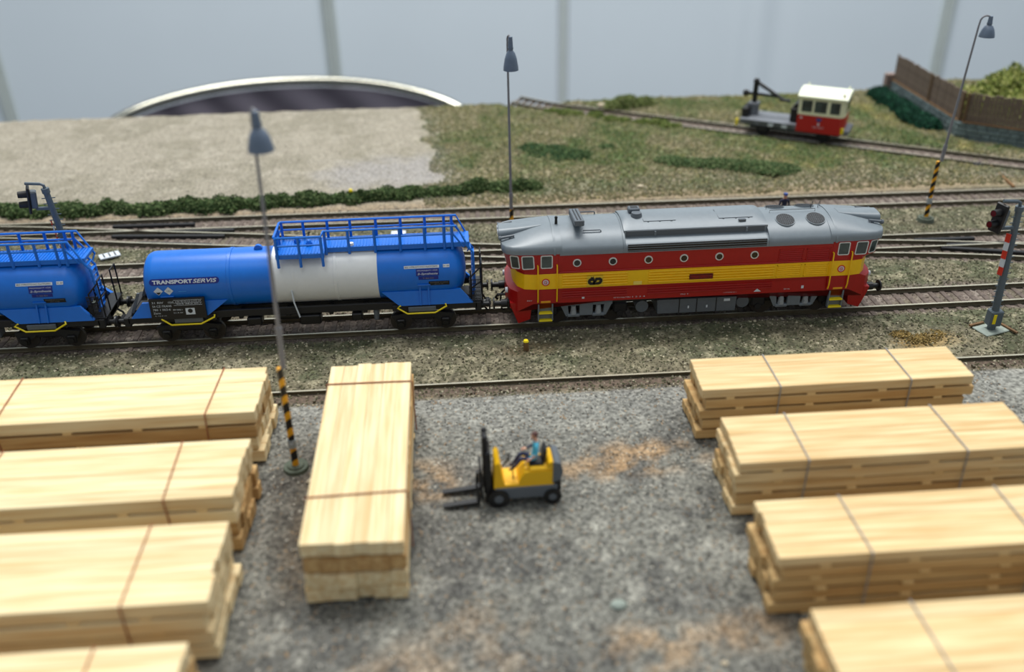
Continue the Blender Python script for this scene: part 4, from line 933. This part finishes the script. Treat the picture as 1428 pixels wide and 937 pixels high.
def head(parent, c, face, hair, cap=None):
    c = Vector(c); f = Vector(face).normalized(); s = Vector((-f.y, f.x, 0)); m = M(); z = Vector((0, 0, 1))
    prof = [(-1.45, .35, .4, .25), (-1.15, .75, .7, .3), (-.7, .9, .95, .15), (-.1, 1.0, 1.1, 0), (.5, 1.02, 1.15, -.05), (1.0, .85, .98, -.08), (1.35, .45, .55, -.1), (1.42, .1, .1, -.1)]
    m.loft([[c+s*(a*math.cos(t))+f*(b*math.sin(t)+o)+z*h for t in [2*PI*j/14 for j in range(14)]] for h, a, b, o in prof])
    m.loft([[c+f*k+s*(w_*math.cos(t))+z*(zz+.2*math.sin(t)) for t in [2*PI*j/6 for j in range(6)]] for k, w_, zz in ((.9, .2, .15), (1.3, .22, -.2), (1.0, .1, -.35))])
    for q in (-1, 1): m.sph(tuple(c+s*q*1.0-f*.05), .28, 6, 5, sc_=(.6, .9, 1.2))
    o = m.obj('head', SKIN, parent)
    e = M()
    for q in (-1, 1): e.sph(tuple(c+s*q*.38+f*.98+z*.12), .13, 6, 5)
    e.obj('eyes', SOOT, o)
    mo = M(); mo.box(c+f*1.02-z*.62, (.12, .5, .1), rot=Matrix.Rotation(math.atan2(f.y, f.x), 3, 'Z')); mo.obj('mouth', SRED, o)
    h = M(); h.loft([[c+s*(a*math.cos(t))+f*(b*math.sin(t)+of)+z*hh for t in [2*PI*j/14 for j in range(14)]] for hh, a, b, of in ((-.5, .98, .7, -.5), (.1, 1.1, .85, -.42), (.6, 1.14, 1.15, -.15), (1.1, .95, 1.08, -.1), (1.5, .5, .6, -.1), (1.56, .1, .1, -.1))]); h.obj('hair', hair, o)
    if cap:
        k = M(); k.cyl(c+z*.75, c+z*1.6, 1.25, 1.3, 16); k.cyl(c+z*.7+f*.9, c+z*.78+f*.9, .9, .85, 14); k.obj('cap', cap, o)
# conductor behind the locomotive, 20 mm tall
cp = thing('person', 'standing figure in a navy uniform and blue cap behind the locomotive roof', 'person', (81.2, 96, -.9))
V_ = [(0, 0, 10), (0, 0, 12.6), (0, 0, 15.2), (0, 0, 17.0), (0, -.1, 17.9), (-1, 0, 9.6), (-1.1, -.1, 5.2), (-1.15, .1, .9), (-1.2, -1.3, .45), (1, 0, 9.6), (1.1, -.1, 5.2), (1.15, .1, .9), (1.2, -1.3, .45), (-2.3, 0, 16.2), (-2.9, .1, 13.2), (-2.7, -.8, 10.6), (2.3, 0, 16.2), (2.9, .1, 13.2), (2.7, -.8, 10.6)]
E_ = [(0, 1), (1, 2), (2, 3), (3, 4), (0, 5), (5, 6), (6, 7), (7, 8), (0, 9), (9, 10), (10, 11), (11, 12), (3, 13), (13, 14), (14, 15), (3, 16), (16, 17), (17, 18)]
R_ = [(1.6, 1.1), (1.5, 1.05), (1.8, 1.1), (1.2, .9), .55, 1.0, .8, .55, .4, 1.0, .8, .55, .4, .75, .6, .42, .75, .6, .42]
figure(V_, E_, R_, 0, lambda c: 1 if c[2] > 17.5 else 0, [UNIF, SKIN], 'body', cp)
head(cp, (0, -.25, 19.2), (-.3, -1, 0), HAIR, CAPB); hand(cp, (-2.7, -.9, 10.3), (0, -.2, -1), (-1, 0, 0)); hand(cp, (2.7, -.9, 10.3), (0, -.2, -1), (1, 0, 0))

# ================================================================== forklift (faces -x)
fk = thing('forklift', 'small yellow and grey forklift with black forks in the middle of the yard', 'forklift', (-93, -137, -.2), math.radians(1.5))
m = M(); m.box((1.2, 0, 5.6), (22.5, 10.6, 5.2), 0, .4); ch = m.obj('chassis', FGREY, fk)
m = M()
m.prism([(-10.4, 8), (11, 8), (11, 14.4), (1.0, 14.4), (-.6, 12.6), (-1.6, 9.4), (-6.4, 9.4), (-7.2, 12), (-8.0, 18.4), (-8.8, 19.4), (-9.8, 18.4)], 'y', -4.9, 4.9)
m.box((6.8, 0, 14.8), (9.4, 9.2, 1.2), 0, .4); m.prism([(8.2, 14.4), (11.4, 14.4), (11.4, 17.2), (10.4, 17.8), (9.2, 17.2)], 'y', -4.3, 4.3); m.obj('body', FYEL, fk)
m = M(); m.prism([(10.6, 9.2), (13.4, 10.2), (14.4, 13.2), (14.2, 15.0), (13.4, 17.4), (11.4, 18.2), (10.9, 17.6)], 'y', -5.2, 5.2); m.obj('counterweight', DGREY, fk)
m = M(); m.box((12.2, 0, 7.4), (3.2, 9.8, 5.4), 0, .5); m.obj('rear_bumper', BLK, fk)
m = M(); m.box((5.2, 0, 15.7), (5.4, 5.6, 1.2), 0, .4); m.box((8.0, 0, 18.9), (1.3, 5.8, 6.0), 0, .5, rot=Matrix.Rotation(.15, 3, 'Y')); m.obj('seat', BLK, fk)
m = M(); m.tube([(-7, 0, 14), (-4.6, 0, 17.6)], .35, 6); m.tube([(-4.6+.5*math.cos(a)*1.0, 1.9*math.sin(a), 17.7+1.2*math.cos(a)) for a in [2*PI*k/14 for k in range(14)]], .22, 5, closed=True); m.tube([(-4.6, -1.9, 17.7), (-4.6, 1.9, 17.7)], .16, 5); m.obj('steering_wheel', SOOT, fk)
m = M(); m.tube([(-3.2, -2.6, 10), (-3.6, -2.6, 16.5)], .25, 6).sph((-3.6, -2.6, 16.8), .45, 8, 5).obj('lever', SOOT, fk)
for x, r in ((-8.8, 3.9), (10.6, 3.3)):
    for s in (-1, 1):
        m = M(); m.cyl((x, s*3.6, r), (x, s*6.0, r), r, r*.96, 22); o = m.obj('wheel', BLK, fk); M().cyl((x, s*5.9, r), (x, s*6.15, r), r*.45, r*.4, 14).obj('hub', FGREY, o)
ms = M()
for s in (-1, 1): ms.box((-12.2, s*3.4, 12.2), (2.2, 1.5, 22), 0, .25); ms.box((-13.0, s*2.4, 16.6), (1.9, 1.4, 24), 0, .25); ms.sph((-13.0, s*2.4, 28.8), 1.2, 10, 6)
for z in (22.6, 5): ms.box((-12.2, 0, z), (1.6, 7.6, 1.4), 0, .25)
ms.box((-13.0, 0, 28.2), (1.4, 5.4, 1.4), 0, .3); ms.cyl((-12.6, 0, 3), (-12.6, 0, 24), .7, .7, 10); ms.obj('mast', BLK, fk)
m = M()
for z in (4.2, 9.4): m.box((-14.6, 0, z), (1.0, 9.6, 1.2), 0, .2)
for y in (-4.4, 0, 4.4): m.box((-14.9, y, 9.8), (.7, .7, 12), 0, .15)
m.box((-14.9, 0, 16), (.8, 9.6, .8), 0, .2); m.obj('fork_carriage', BLK, fk)
for y in (-3.9, 3.9):
    m = M(); m.prism([(-15.4, 9.5), (-15.4, 1.2), (-28.6, 1.0), (-28.8, 1.5), (-16.6, 2.6), (-16.3, 9.5)], 'y', y-1.05, y+1.05); m.obj('fork', BLK, fk)
dv = thing('person', 'seated driver in a turquoise shirt and dark vest on the forklift', 'person', (-93+4.6, -137.1, 15.5), math.radians(1.5))
V_ = [(0, 0, 1.4), (.3, 0, 4.0), (.5, 0, 7.0), (.6, 0, 8.6), (.4, 0, 9.6), (-.4, -1.3, 1.5), (-4.8, -1.5, 2.6), (-7.8, -1.4, -1.6), (-9.4, -1.4, -2.3), (-.4, 1.3, 1.5), (-4.8, 1.5, 2.6), (-7.6, 1.4, -1.6), (-9.2, 1.4, -2.3), (.6, -2.3, 7.8), (.6, -2.9, 4.9), (-1.5, -2.7, 2.9), (.6, 2.3, 7.8), (.2, 2.9, 5.0), (-2.6, 2.4, 4.2)]
R_ = [(1.5, 1.25), (1.35, 1.15), (1.65, 1.2), (1.1, .9), .6, 1.0, .8, .55, .42, 1.0, .8, .55, .42, .75, .6, .42, .75, .6, .42]
def dm(c):
    x, y, z = c
    if z > 9.1: return 2
    if z < 1.9 or (x < -1.9 and abs(y) < 2.35 and z < 3.6) : return 1
    if y > 1.2 and z > 3.4: return 3
    if x > 1.5: return 3
    if abs(y) > 2.1 and z < 4.6: return 2
    return 0
figure(V_, E_, R_, 0, dm, [SHIRT, JEAN, SKIN, UNIF], 'body', dv)
head(dv, (.15, 0, 11.1), (-1, -.25, 0), HAIR); hand(dv, (-1.6, -2.7, 2.8), (-1, .1, -.4), (0, 0, 1)); hand(dv, (-2.8, 2.3, 4.2), (-1, -.3, .1), (0, 0, 1))

# ================================================================== rail maintenance vehicle on the spur
SA = math.atan2(SPD.y, SPD.x)
mv = thing('maintenance_railcar', 'small red and cream works railcar with a black crane on the rear spur track', 'railcar', (145.1, 259.5, 0), SA)
m = M(); m.box((0, 0, 9.5), (79, 22, 3.2), 0, .3); m.box((-18, 0, 11.8), (42, 26, 1.0), 0, .2); m.obj('deck', DECK, mv)
m = M(); m.box((0, 0, 6.4), (66, 12, 4), 0, .6); uf = m.obj('underframe', SOOT, mv)
for x in (-26, -16, -6, 2): M().box((x, -12.6, 9.8), (4, .5, 2.4), 0, .2).obj('side_bracket', PRINT if x in (-16, -6) else DECK, uf)
for x in (-22, 22):
    wh = M()
    for s in (-1, 1): wh.cyl((x, s*7.6, 5), (x, s*9.2, 5), 5, 5, 22)
    wh.cyl((x, -11, 5), (x, 11, 5), 1.1, 1.1, 8); wh.obj('wheelset', SOOT, mv)
    for s in (-1, 1): M().box((x, s*10.8, 6), (7, 2, 4), 0, .5).obj('axle_box', SOOT, mv)
CABN = len(C.objects)
lower = lambda z, i=0: [(5.6, -14.2+i, z), (36, -14.2+i, z), (38.4, -10, z), (38.4, 10, z), (36, 14.2-i, z), (5.6, 14.2-i, z)]
m = M(); m.loft([lower(8.2), lower(20.8)]); m.obj('cab_lower', MRED, mv)
m = M(); m.loft([lower(20.8), lower(21.5), lower(33.6, .6)]); cu = m.obj('cab_upper', CREAM, mv)
for s in (-1, 1):
    for x, w_ in ((11.6, 7.4), (21.2, 8.6), (31.4, 6.8)):
        g = M(); g.box((x, s*14.0, 27.2), (w_, .7, 8.2), 0, .4, rot=Matrix.Rotation(s*.035, 3, 'X')); wo = g.obj('side_window', SOOT, mv); M().box((x, s*14.2, 27.2), (w_-.9, .7, 7.3), 0, .2, rot=Matrix.Rotation(s*.035, 3, 'X')).obj('pane', GLASS, wo)
for s in (-1, 1): M().box((38.5, s*5, 27.4), (.5, 7.6, 7.6), 0, .15).obj('windscreen', GLASS, mv)
m = M(); hw = 15.2
m.loft([[(x, y, z) for y, z in [(-hw, 33.4), (-hw, 34.4), (-10, 36.2), (-5, 37.2), (0, 37.5), (5, 37.2), (10, 36.2), (hw, 34.4), (hw, 33.4)]] for x in (4.4, 5, 38.6, 39.4)]); m.obj('cab_roof', ROOFC, mv)
for x, y in ((7, 12), (36, 12), (36, -12)): M().cyl((x, y, 35), (x, y, 37.6), .7, .5, 8).obj('roof_marker', ROOFC if y > 0 else RUST, mv)
m = M(); m.add([(19.4, -14.35, 19.2), (23, -14.35, 19.2), (23, -14.35, 17.8), (21.2, -14.35, 16.4), (19.4, -14.35, 17.8)], [(0, 1, 2, 3, 4)]); m.obj('blue_crest', CAPB, mv)
M().box((21.2, -14.3, 14.8), (1.2, .2, 1.6)).obj('white_mark', PRINT, mv)
v, f = text_w('MUV 69 012', 7.6, 1.1, lambda a, b: (17.4+a, -14.35, 11.9+b)); m = M(); m.add(v, f); m.obj('number_lettering', PRINT, mv); M().box((8.4, -14.3, 18.6), (1.6, .2, 1)).obj('white_mark', PRINT, mv)
M().box((37.4, -11.2, 11), (3, 2.4, 4), 0, .3).obj('yellow_corner', YELB, mv); M().box((-38.6, -11.2, 9), (1.6, 2.4, 5), 0, .3).obj('yellow_corner', YELB, mv)
for o_ in list(C.objects)[CABN:]:
    if o_.parent == mv: o_.location.x -= 3*MM
m = M(); m.box((.8, 2, 17.8), (9, 20, 10), 0, .6); m.cyl((1.0, -7, 22.6), (1.0, 10, 22.6), 3.6, 3.6, 14); m.obj('engine_cover', SOOT, mv); M().cyl((4.6, -8, 22), (4.6, -8, 31), .7, .7, 8).obj('exhaust_pipe', SOOT, mv)
cr = M(); cr.cyl((-33, 3, 11), (-33, 3, 19), 4.4, 3.8, 14); cr.box((-33, 3, 20), (8, 8, 3), 0, .5); cr.obj('crane_base', DECK, mv)
cr = M(); cr.box((-33, 3, 28), (3.4, 3.4, 18), 0, .4); cr.tube([(-33, 3, 36.6), (-10, 1, 25.0)], [1.5, 1.2], 8); cr.tube([(-38, 3, 27.6), (-14, 2, 27.2)], [1.2, 1.0], 8); cr.sph((-33, 3, 37), 2.4, 10, 6); cr.sph((-40, 3, 27.5), 2.6, 10, 6); cr.box((-10, 1, 25.4), (8, 2.4, 2.0), 0, .4); cr.obj('crane_arm', BLK, mv)
M().box((-37, 0, 15), (5, 16, 9), 0, 1).obj('winch_drum', SOOT, mv)

# ================================================================== retaining wall, fence, bushes
def seg_wall(a, b, label, z0, zt_, fz, fence_n, label2, back=1):
    a, b = Vector(a+(0,)), Vector(b+(0,)); d = b-a; L = d.length; ang = math.atan2(d.y, d.x)
    t = thing('stone_wall', label, 'wall', (a.x, a.y, 0), ang); rr = random.Random(L)
    M().box((L/2, 0, (z0+zt_)/2), (L, 4, zt_-z0), 0, .2).obj('mortar_core', MORT, t)
    rows = 4; hh = (zt_-z0)/rows
    for r in range(rows):
        x = -rr.uniform(0, 3)
        while x < L:
            w_ = rr.uniform(5, 9); w2 = min(w_, L-x)
            if w2 > 1.5: M().box((x+w2/2, 0, z0+hh*(r+.5)), (w2-.5, 4.7+rr.uniform(-.2, .5), hh-.45), 0, .4).obj('stone', STONE, t)
            x += w_
    M().box((L/2, -.2, zt_+.3), (L, 5.0, .6), 0, .15).obj('coping', RUST, t)
    f = thing('board_fence', label2, 'fence', (a.x, a.y, zt_+.7), ang)
    n = int(L/fence_n); me = [M().box((0, 0, 10+k*.25), (fence_n-.35, 1.0, 20+k*.5), 0, .15).mesh('board', FENCE) for k in range(3)]
    for i in range(n): link('board', me[rr.randrange(3)], f, (fence_n*(i+.5), rr.uniform(-.15, .15), 0), rot=(0, rr.uniform(-.015, .015), 0))
    for z in (3.5, 16): M().box((L/2, .9*back, z), (L, 1.0, 1.4), 0, .2).obj('rail', FENCE, f)
    for x in [0.8]+[i for i in range(52, int(L)-20, 52)]: M().box((x, -.7*back, 10.2), (2.0, 1.6, 20.6), 0, .2).obj('post', FENCEO, f)
    return t
seg_wall((263, 243), (264.5, 360), 'grey stone retaining wall running back from the corner, below the tall fence', -1.5, 12, 0, 2.6, 'weathered board fence running back to the edge of the layout', -1)
seg_wall((263.5, 241), (352, 172.5), 'grey stone retaining wall at the right edge of the picture', -1.5, 12, 0, 2.6, 'weathered board fence with ridged boards at the right edge of the picture')
M().box((262, 363, 8), (8, 6, 18), 0, .6).obj('x', mat('pinkish_stone', (150, 128, 118), .85, noise=.25, nscale=200), None)
o = bpy.data.objects['x']; o.name = 'stone_pillar'; tag(o, 'pinkish stone pillar at the far end of the retaining wall', 'pillar')
def foliage(name, label, cat, ells, n, cols, size=(.5, 1.2), seed=0, group=None):
    g = np.random.default_rng(seed+900); per = []
    vol = np.array([e[3]*e[4] for e in ells]); vol = vol/vol.sum(); k = g.choice(len(ells), n, p=vol)
    E = np.array(ells)[k]; d = g.normal(size=(n, 3)); d /= np.linalg.norm(d, axis=1, keepdims=True); d[:, 2] = np.abs(d[:, 2])*1.0-.15
    flatm = E[:, 5:6] < 4.5; rad = np.where(flatm, g.uniform(.15, 1.0, (n, 1))**.7*1.35, g.uniform(.7, 1.22, (n, 1))); P = E[:, :3]+np.where(flatm, d*E[:, 3:6]*rad*np.array([[1, 1, .7]]), d*E[:, 3:6]*rad)*(1+.25*(fbm(E[:, 0]+d[:, 0]*E[:, 3], E[:, 1]+d[:, 1]*E[:, 4], 5, 2, 31)-.5)[:, None])
    base = np.array([(1, 0, 0), (-.5, .87, 0), (-.5, -.87, 0), (0, 0, 1.0)], float); s = g.uniform(size[0], size[1], (n, 1, 1))
    q = g.normal(size=(n, 4)); q /= np.linalg.norm(q, axis=1, keepdims=True); w_, x, y, z = q.T
    Rm = np.stack([1-2*(y*y+z*z), 2*(x*y-z*w_), 2*(x*z+y*w_), 2*(x*y+z*w_), 1-2*(x*x+z*z), 2*(y*z-x*w_), 2*(x*z-y*w_), 2*(y*z+x*w_), 1-2*(x*x+y*y)], -1).reshape(n, 3, 3)
    V = np.einsum('nij,kj->nki', Rm, base)*s+P[:, None, :]
    V = V.reshape(-1, 3); F4 = np.array([(0, 2, 1), (0, 1, 3), (1, 2, 3), (2, 0, 3)]); Q = (F4[None]+(np.arange(n)*4)[:, None, None]).reshape(-1, 3)
    cc = np.array([col(c) for c in cols]); T = cc[g.integers(0, len(cc), n)]*g.uniform(.7, 1.3, (n, 1)); T = np.repeat(T, 4, 0)
    # solid lumpy cores
    CV = []; CQ = []
    for e in ells:
        r0 = len(CV); nn, kk = 12, 6; q_ = .86 if e[5] > 4.5 else .5
        for i in range(kk+1):
            t = -.3+(PI/2+.28)*i/kk
            for j in range(nn): CV.append((e[0]+q_*e[3]*math.cos(t)*math.cos(2*PI*j/nn), e[1]+q_*e[4]*math.cos(t)*math.sin(2*PI*j/nn), e[2]+q_*e[5]*math.sin(t)))
        for i in range(kk):
            for j in range(nn):
                a, b, c_, d_ = r0+i*nn+j, r0+i*nn+(j+1) % nn, r0+(i+1)*nn+(j+1) % nn, r0+(i+1)*nn+j; CQ += [(a, b, c_), (a, c_, d_)]
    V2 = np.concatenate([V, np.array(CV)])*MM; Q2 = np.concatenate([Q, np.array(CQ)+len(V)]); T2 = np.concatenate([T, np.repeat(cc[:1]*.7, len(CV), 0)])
    o = np_obj(name, V2, Q2, T2, LEAF); return tag(o, label, cat, group)
DG = [(66, 86, 48), (84, 104, 62), (48, 66, 36), (104, 118, 76)]
def hedge(x0, x1, yf, step, w_, h, gap=0):
    out = []; x = x0
    while x < x1:
        if R.random() > gap: out.append((x, yf(x)+R.uniform(-3, 3), 0, R.uniform(.7, 1.3)*w_, R.uniform(.6, 1.25)*w_*.8, R.uniform(.72, 1.3)*h*.9))
        x += step*R.uniform(.6, 1.3)
    return out
foliage('hedge', 'dark green low hedge behind the left signal and turnout', 'hedge', hedge(-470, -238, lambda x: 163-.02*(x+300), 6.5, 8.0, 6.6, .1), 17000, DG, seed=1)
foliage('hedge', 'dark green low hedge behind the railings of the tank wagon, around the yellow knob', 'hedge', hedge(-234, -122, lambda x: 164+(x+230)*.05, 6.5, 7.5, 6.6, .06), 9000, DG, seed=2)
foliage('hedge', 'dark green bush clump at the foot of the middle lamp', 'hedge', hedge(-116, -56, lambda x: 171, 8, 9, 7), 6000, DG, seed=3)
MGn = [(80, 102, 62), (96, 114, 72), (64, 88, 54), (114, 124, 84)]
foliage('grass_clump', 'dark green moss patch on the meadow right of the middle lamp', 'bush', [(-42, 240, 1, 14, 12, 4), (-26, 232, 1, 12, 9, 3.5), (-52, 250, 1, 9, 8, 3.5), (-34, 226, 1, 9, 6, 3)], 5000, MGn[:3]+[(54, 84, 56)], seed=4)
foliage('grass_clump', 'wide green moss patch on the meadow in front of the railcar', 'bush', [(52, 207, 1, 14, 7, 3), (72, 202, 1, 14, 8, 3.5), (92, 195, 1, 16, 9, 3.5), (108, 187, 1, 13, 9, 3.4), (40, 214, 1, 9, 6, 2.4)], 7000, MGn, seed=5)
foliage('grass_clump', 'tiny green moss tuft alone in the middle of the meadow', 'bush', [(0, 246, 1, 5, 4, 2.6)], 500, MGn[:3], seed=6)
foliage('grass_clump', 'green grass tufts growing along the front of the spur track', 'bush', [(-30+i*11+R.uniform(-3, 3), 345-i*6.4+R.uniform(-3, 3), 1, R.uniform(5, 9), R.uniform(4, 6), R.uniform(2, 4)) for i in range(9)], 4200, [(104, 118, 60), (84, 104, 50), (124, 130, 76)], seed=7)
foliage('shrub', 'olive green tuft on the skyline beyond the spur track', 'bush', [(34, 352, 1, 12, 8, 9), (48, 352, 1, 9, 7, 7), (24, 350, 1, 8, 6, 5)], 3500, [(112, 124, 70), (90, 108, 60), (134, 140, 92)], seed=8)
foliage('shrub', 'dark green bush growing along the foot of the retaining wall', 'bush', [(250+R.uniform(-2, 2), 352-i*11, 2, 9, 8, R.uniform(6, 8)) for i in range(9)], 9000, [(26, 66, 50), (38, 84, 60), (20, 52, 40)], seed=9)
foliage('shrub', 'large yellow green bush rising behind the fence at the right', 'bush', [(298, 285, 10, 14, 14, 17), (318, 292, 10, 16, 16, 24), (340, 278, 10, 18, 16, 26), (318, 262, 10, 16, 14, 18), (345, 250, 10, 20, 16, 19), (380, 270, 10, 24, 22, 26), (332, 300, 10, 12, 12, 29)], 16000, [(150, 156, 84), (122, 134, 66), (176, 176, 112), (98, 112, 56)], size=(.8, 1.9), seed=10)
foliage('shrub', 'small yellow green tuft peeping over the fence near its corner', 'bush', [(276, 262, 14, 10, 10, 15), (286, 256, 14, 8, 8, 13)], 3000, [(150, 158, 78), (166, 160, 110)], seed=11)
foliage('grass_clump', 'low orange brown weeds beside the track right of the locomotive', 'bush', [(95, -35, -1, 5, 3, .6), (103, -40, -1, 7, 4, .7), (112, -36, -1, 4, 3, .5)], 700, [(140, 116, 66), (156, 134, 84), (116, 100, 60)], size=(.3, .7), seed=12)
for i, (x, y, s, nm) in enumerate(((-67, -193, 2.3, 'pale pebble lying alone in the middle of the yard'), (-171, -122, 1.6, 'tan pebble beside the foot of the left lamp'), (10, 166, 2.2, 'small pale stone on the meadow just behind the rear track'), (14, 355, 3.0, 'white stone on the skyline left of the olive tuft'), (-40, -218, 1.1, 'small tan pebble near the stack at the bottom right'))):
    m = M(); rr = random.Random(i); m.sph((0, 0, 0), s, 9, 6, sc_=(1.2, .9, .6)); m.v = [(v[0]*rr.uniform(.85, 1.1), v[1]*rr.uniform(.85, 1.1), v[2]*rr.uniform(.85, 1.1)) for v in m.v]
    o = m.obj('pebble', CONC if i in (0,) else mat('tan_stone', (190, 176, 150), .8, noise=.15), None, loc=(x, y, float(H(np.array([x]), np.array([y]))[0])+s*.25)); tag(o, nm, 'stone')
o = M().box((253, 161, -.6), (1.6, 40, 1.6), 0, .3, rot=Matrix.Rotation(-.14, 3, 'Z')).obj('edging_plank', mat('orange_plank', (134, 98, 60), .8, noise=.3), None); tag(o, 'orange brown edging plank between the spur and the rear track', 'plank')
o = M().box((247, 182, .3), (6, 5, 2.2), 0, .4).obj('track_stop', SOOT, None); tag(o, 'small dark block beside the spur track at the right', 'block')

# ================================================================== exhibition hall
FLZ = -900
fl = M().box((0, 600, FLZ-10), (7000, 5400, 20)).obj('floor', CARPET, None); struct(fl)
wl = thing('wall_back', 'x', 'x', (0, 2000, FLZ)); del wl['label']; del wl['category']; struct(wl)
xs = [-2230, -1228, -400, 184, 1184, 2200]
for a, b in zip(xs, xs[1:]):
    if a != 184: M().box(((a+b)/2, 0, 1250), (b-a-30, 12, 2480), 0, 2).obj('panel', WALL, wl); continue
    m = M(); n = 120; rings = []
    for i in range(n+1):       # this sheet hangs in soft creases
        x = a+15+(b-a-30)*i/n; q = 7*math.exp(-((x-690)/26)**2)-5*math.exp(-((x-745)/30)**2)+4*math.exp(-((x-640)/22)**2)
        rings.append([(x, -6-q, 10), (x, -6-q*.6, 800), (x, -6-q, 1600), (x, -6, 2490), (x, 6, 2490), (x, 6, 10)])
    m.loft(rings); m.obj('panel', WALL, wl)
for x in (-2230, -1228, -400, 1184, 2200):
    m = M(); m.box((x, -8, 1250), (12, 30, 2500), 0, 3); m.box((x-12, -4, 1250), (8, 22, 2500), 0, 2); m.box((x+12, -4, 1250), (8, 22, 2500), 0, 2); m.obj('post', ALU, wl)
M().box((184, -2, 1250), (18, 14, 2500), 0, 3).obj('post', ALU, wl)
ch = thing('chair', 'chrome tube chair with a dark mesh back behind the layout', 'chair', (-296, 700, FLZ))
def back_pt(a, z, r=1.0):   # curved back: a from -1 to 1
    return Vector((a*213*r, -30-0+70*(a*a)*-1+40, z))
m = M(); N = 26; rings = []
topz = lambda a: 800+40*math.sqrt(max(0, 1-abs(a)**2.3))
for i in range(N+1):
    a = -1+2*i/N; zt2 = topz(a); rings.append([back_pt(a, 520+k*(zt2-8-520)/6)+Vector((0, -math.sin(k/6*PI)*12, 0)) for k in range(7)]+[back_pt(a, 520+k*(zt2-8-520)/6)+Vector((0, 6-math.sin(k/6*PI)*12, 0)) for k in range(6, -1, -1)])
m.loft(rings); m.obj('backrest', FABRIC, ch)
m = M(); m.tube([back_pt(-1, 440)]+[back_pt(-1+2*i/40, topz(-1+2*i/40)) for i in range(41)]+[back_pt(1, 440)], 5.5, 12); m.tube([back_pt(-1+2*i/20, 520) for i in range(21)], 8, 10); m.obj('back_frame', CHROME, ch)
m = M(); m.box((0, 210, 450), (400, 430, 40), 0, 15); m.obj('seat', FABRIC, ch)
for sx in (-1, 1):
    M().tube([(sx*200, -60, 440), (sx*205, -90, 8)], 10, 10).obj('leg', CHROME, ch); M().tube([(sx*190, 410, 440), (sx*195, 440, 8)], 10, 10).obj('leg', CHROME, ch)
    M().tube([(sx*200, -60, 440), (sx*190, 410, 440)], 9, 10).obj('seat_frame', CHROME, ch)
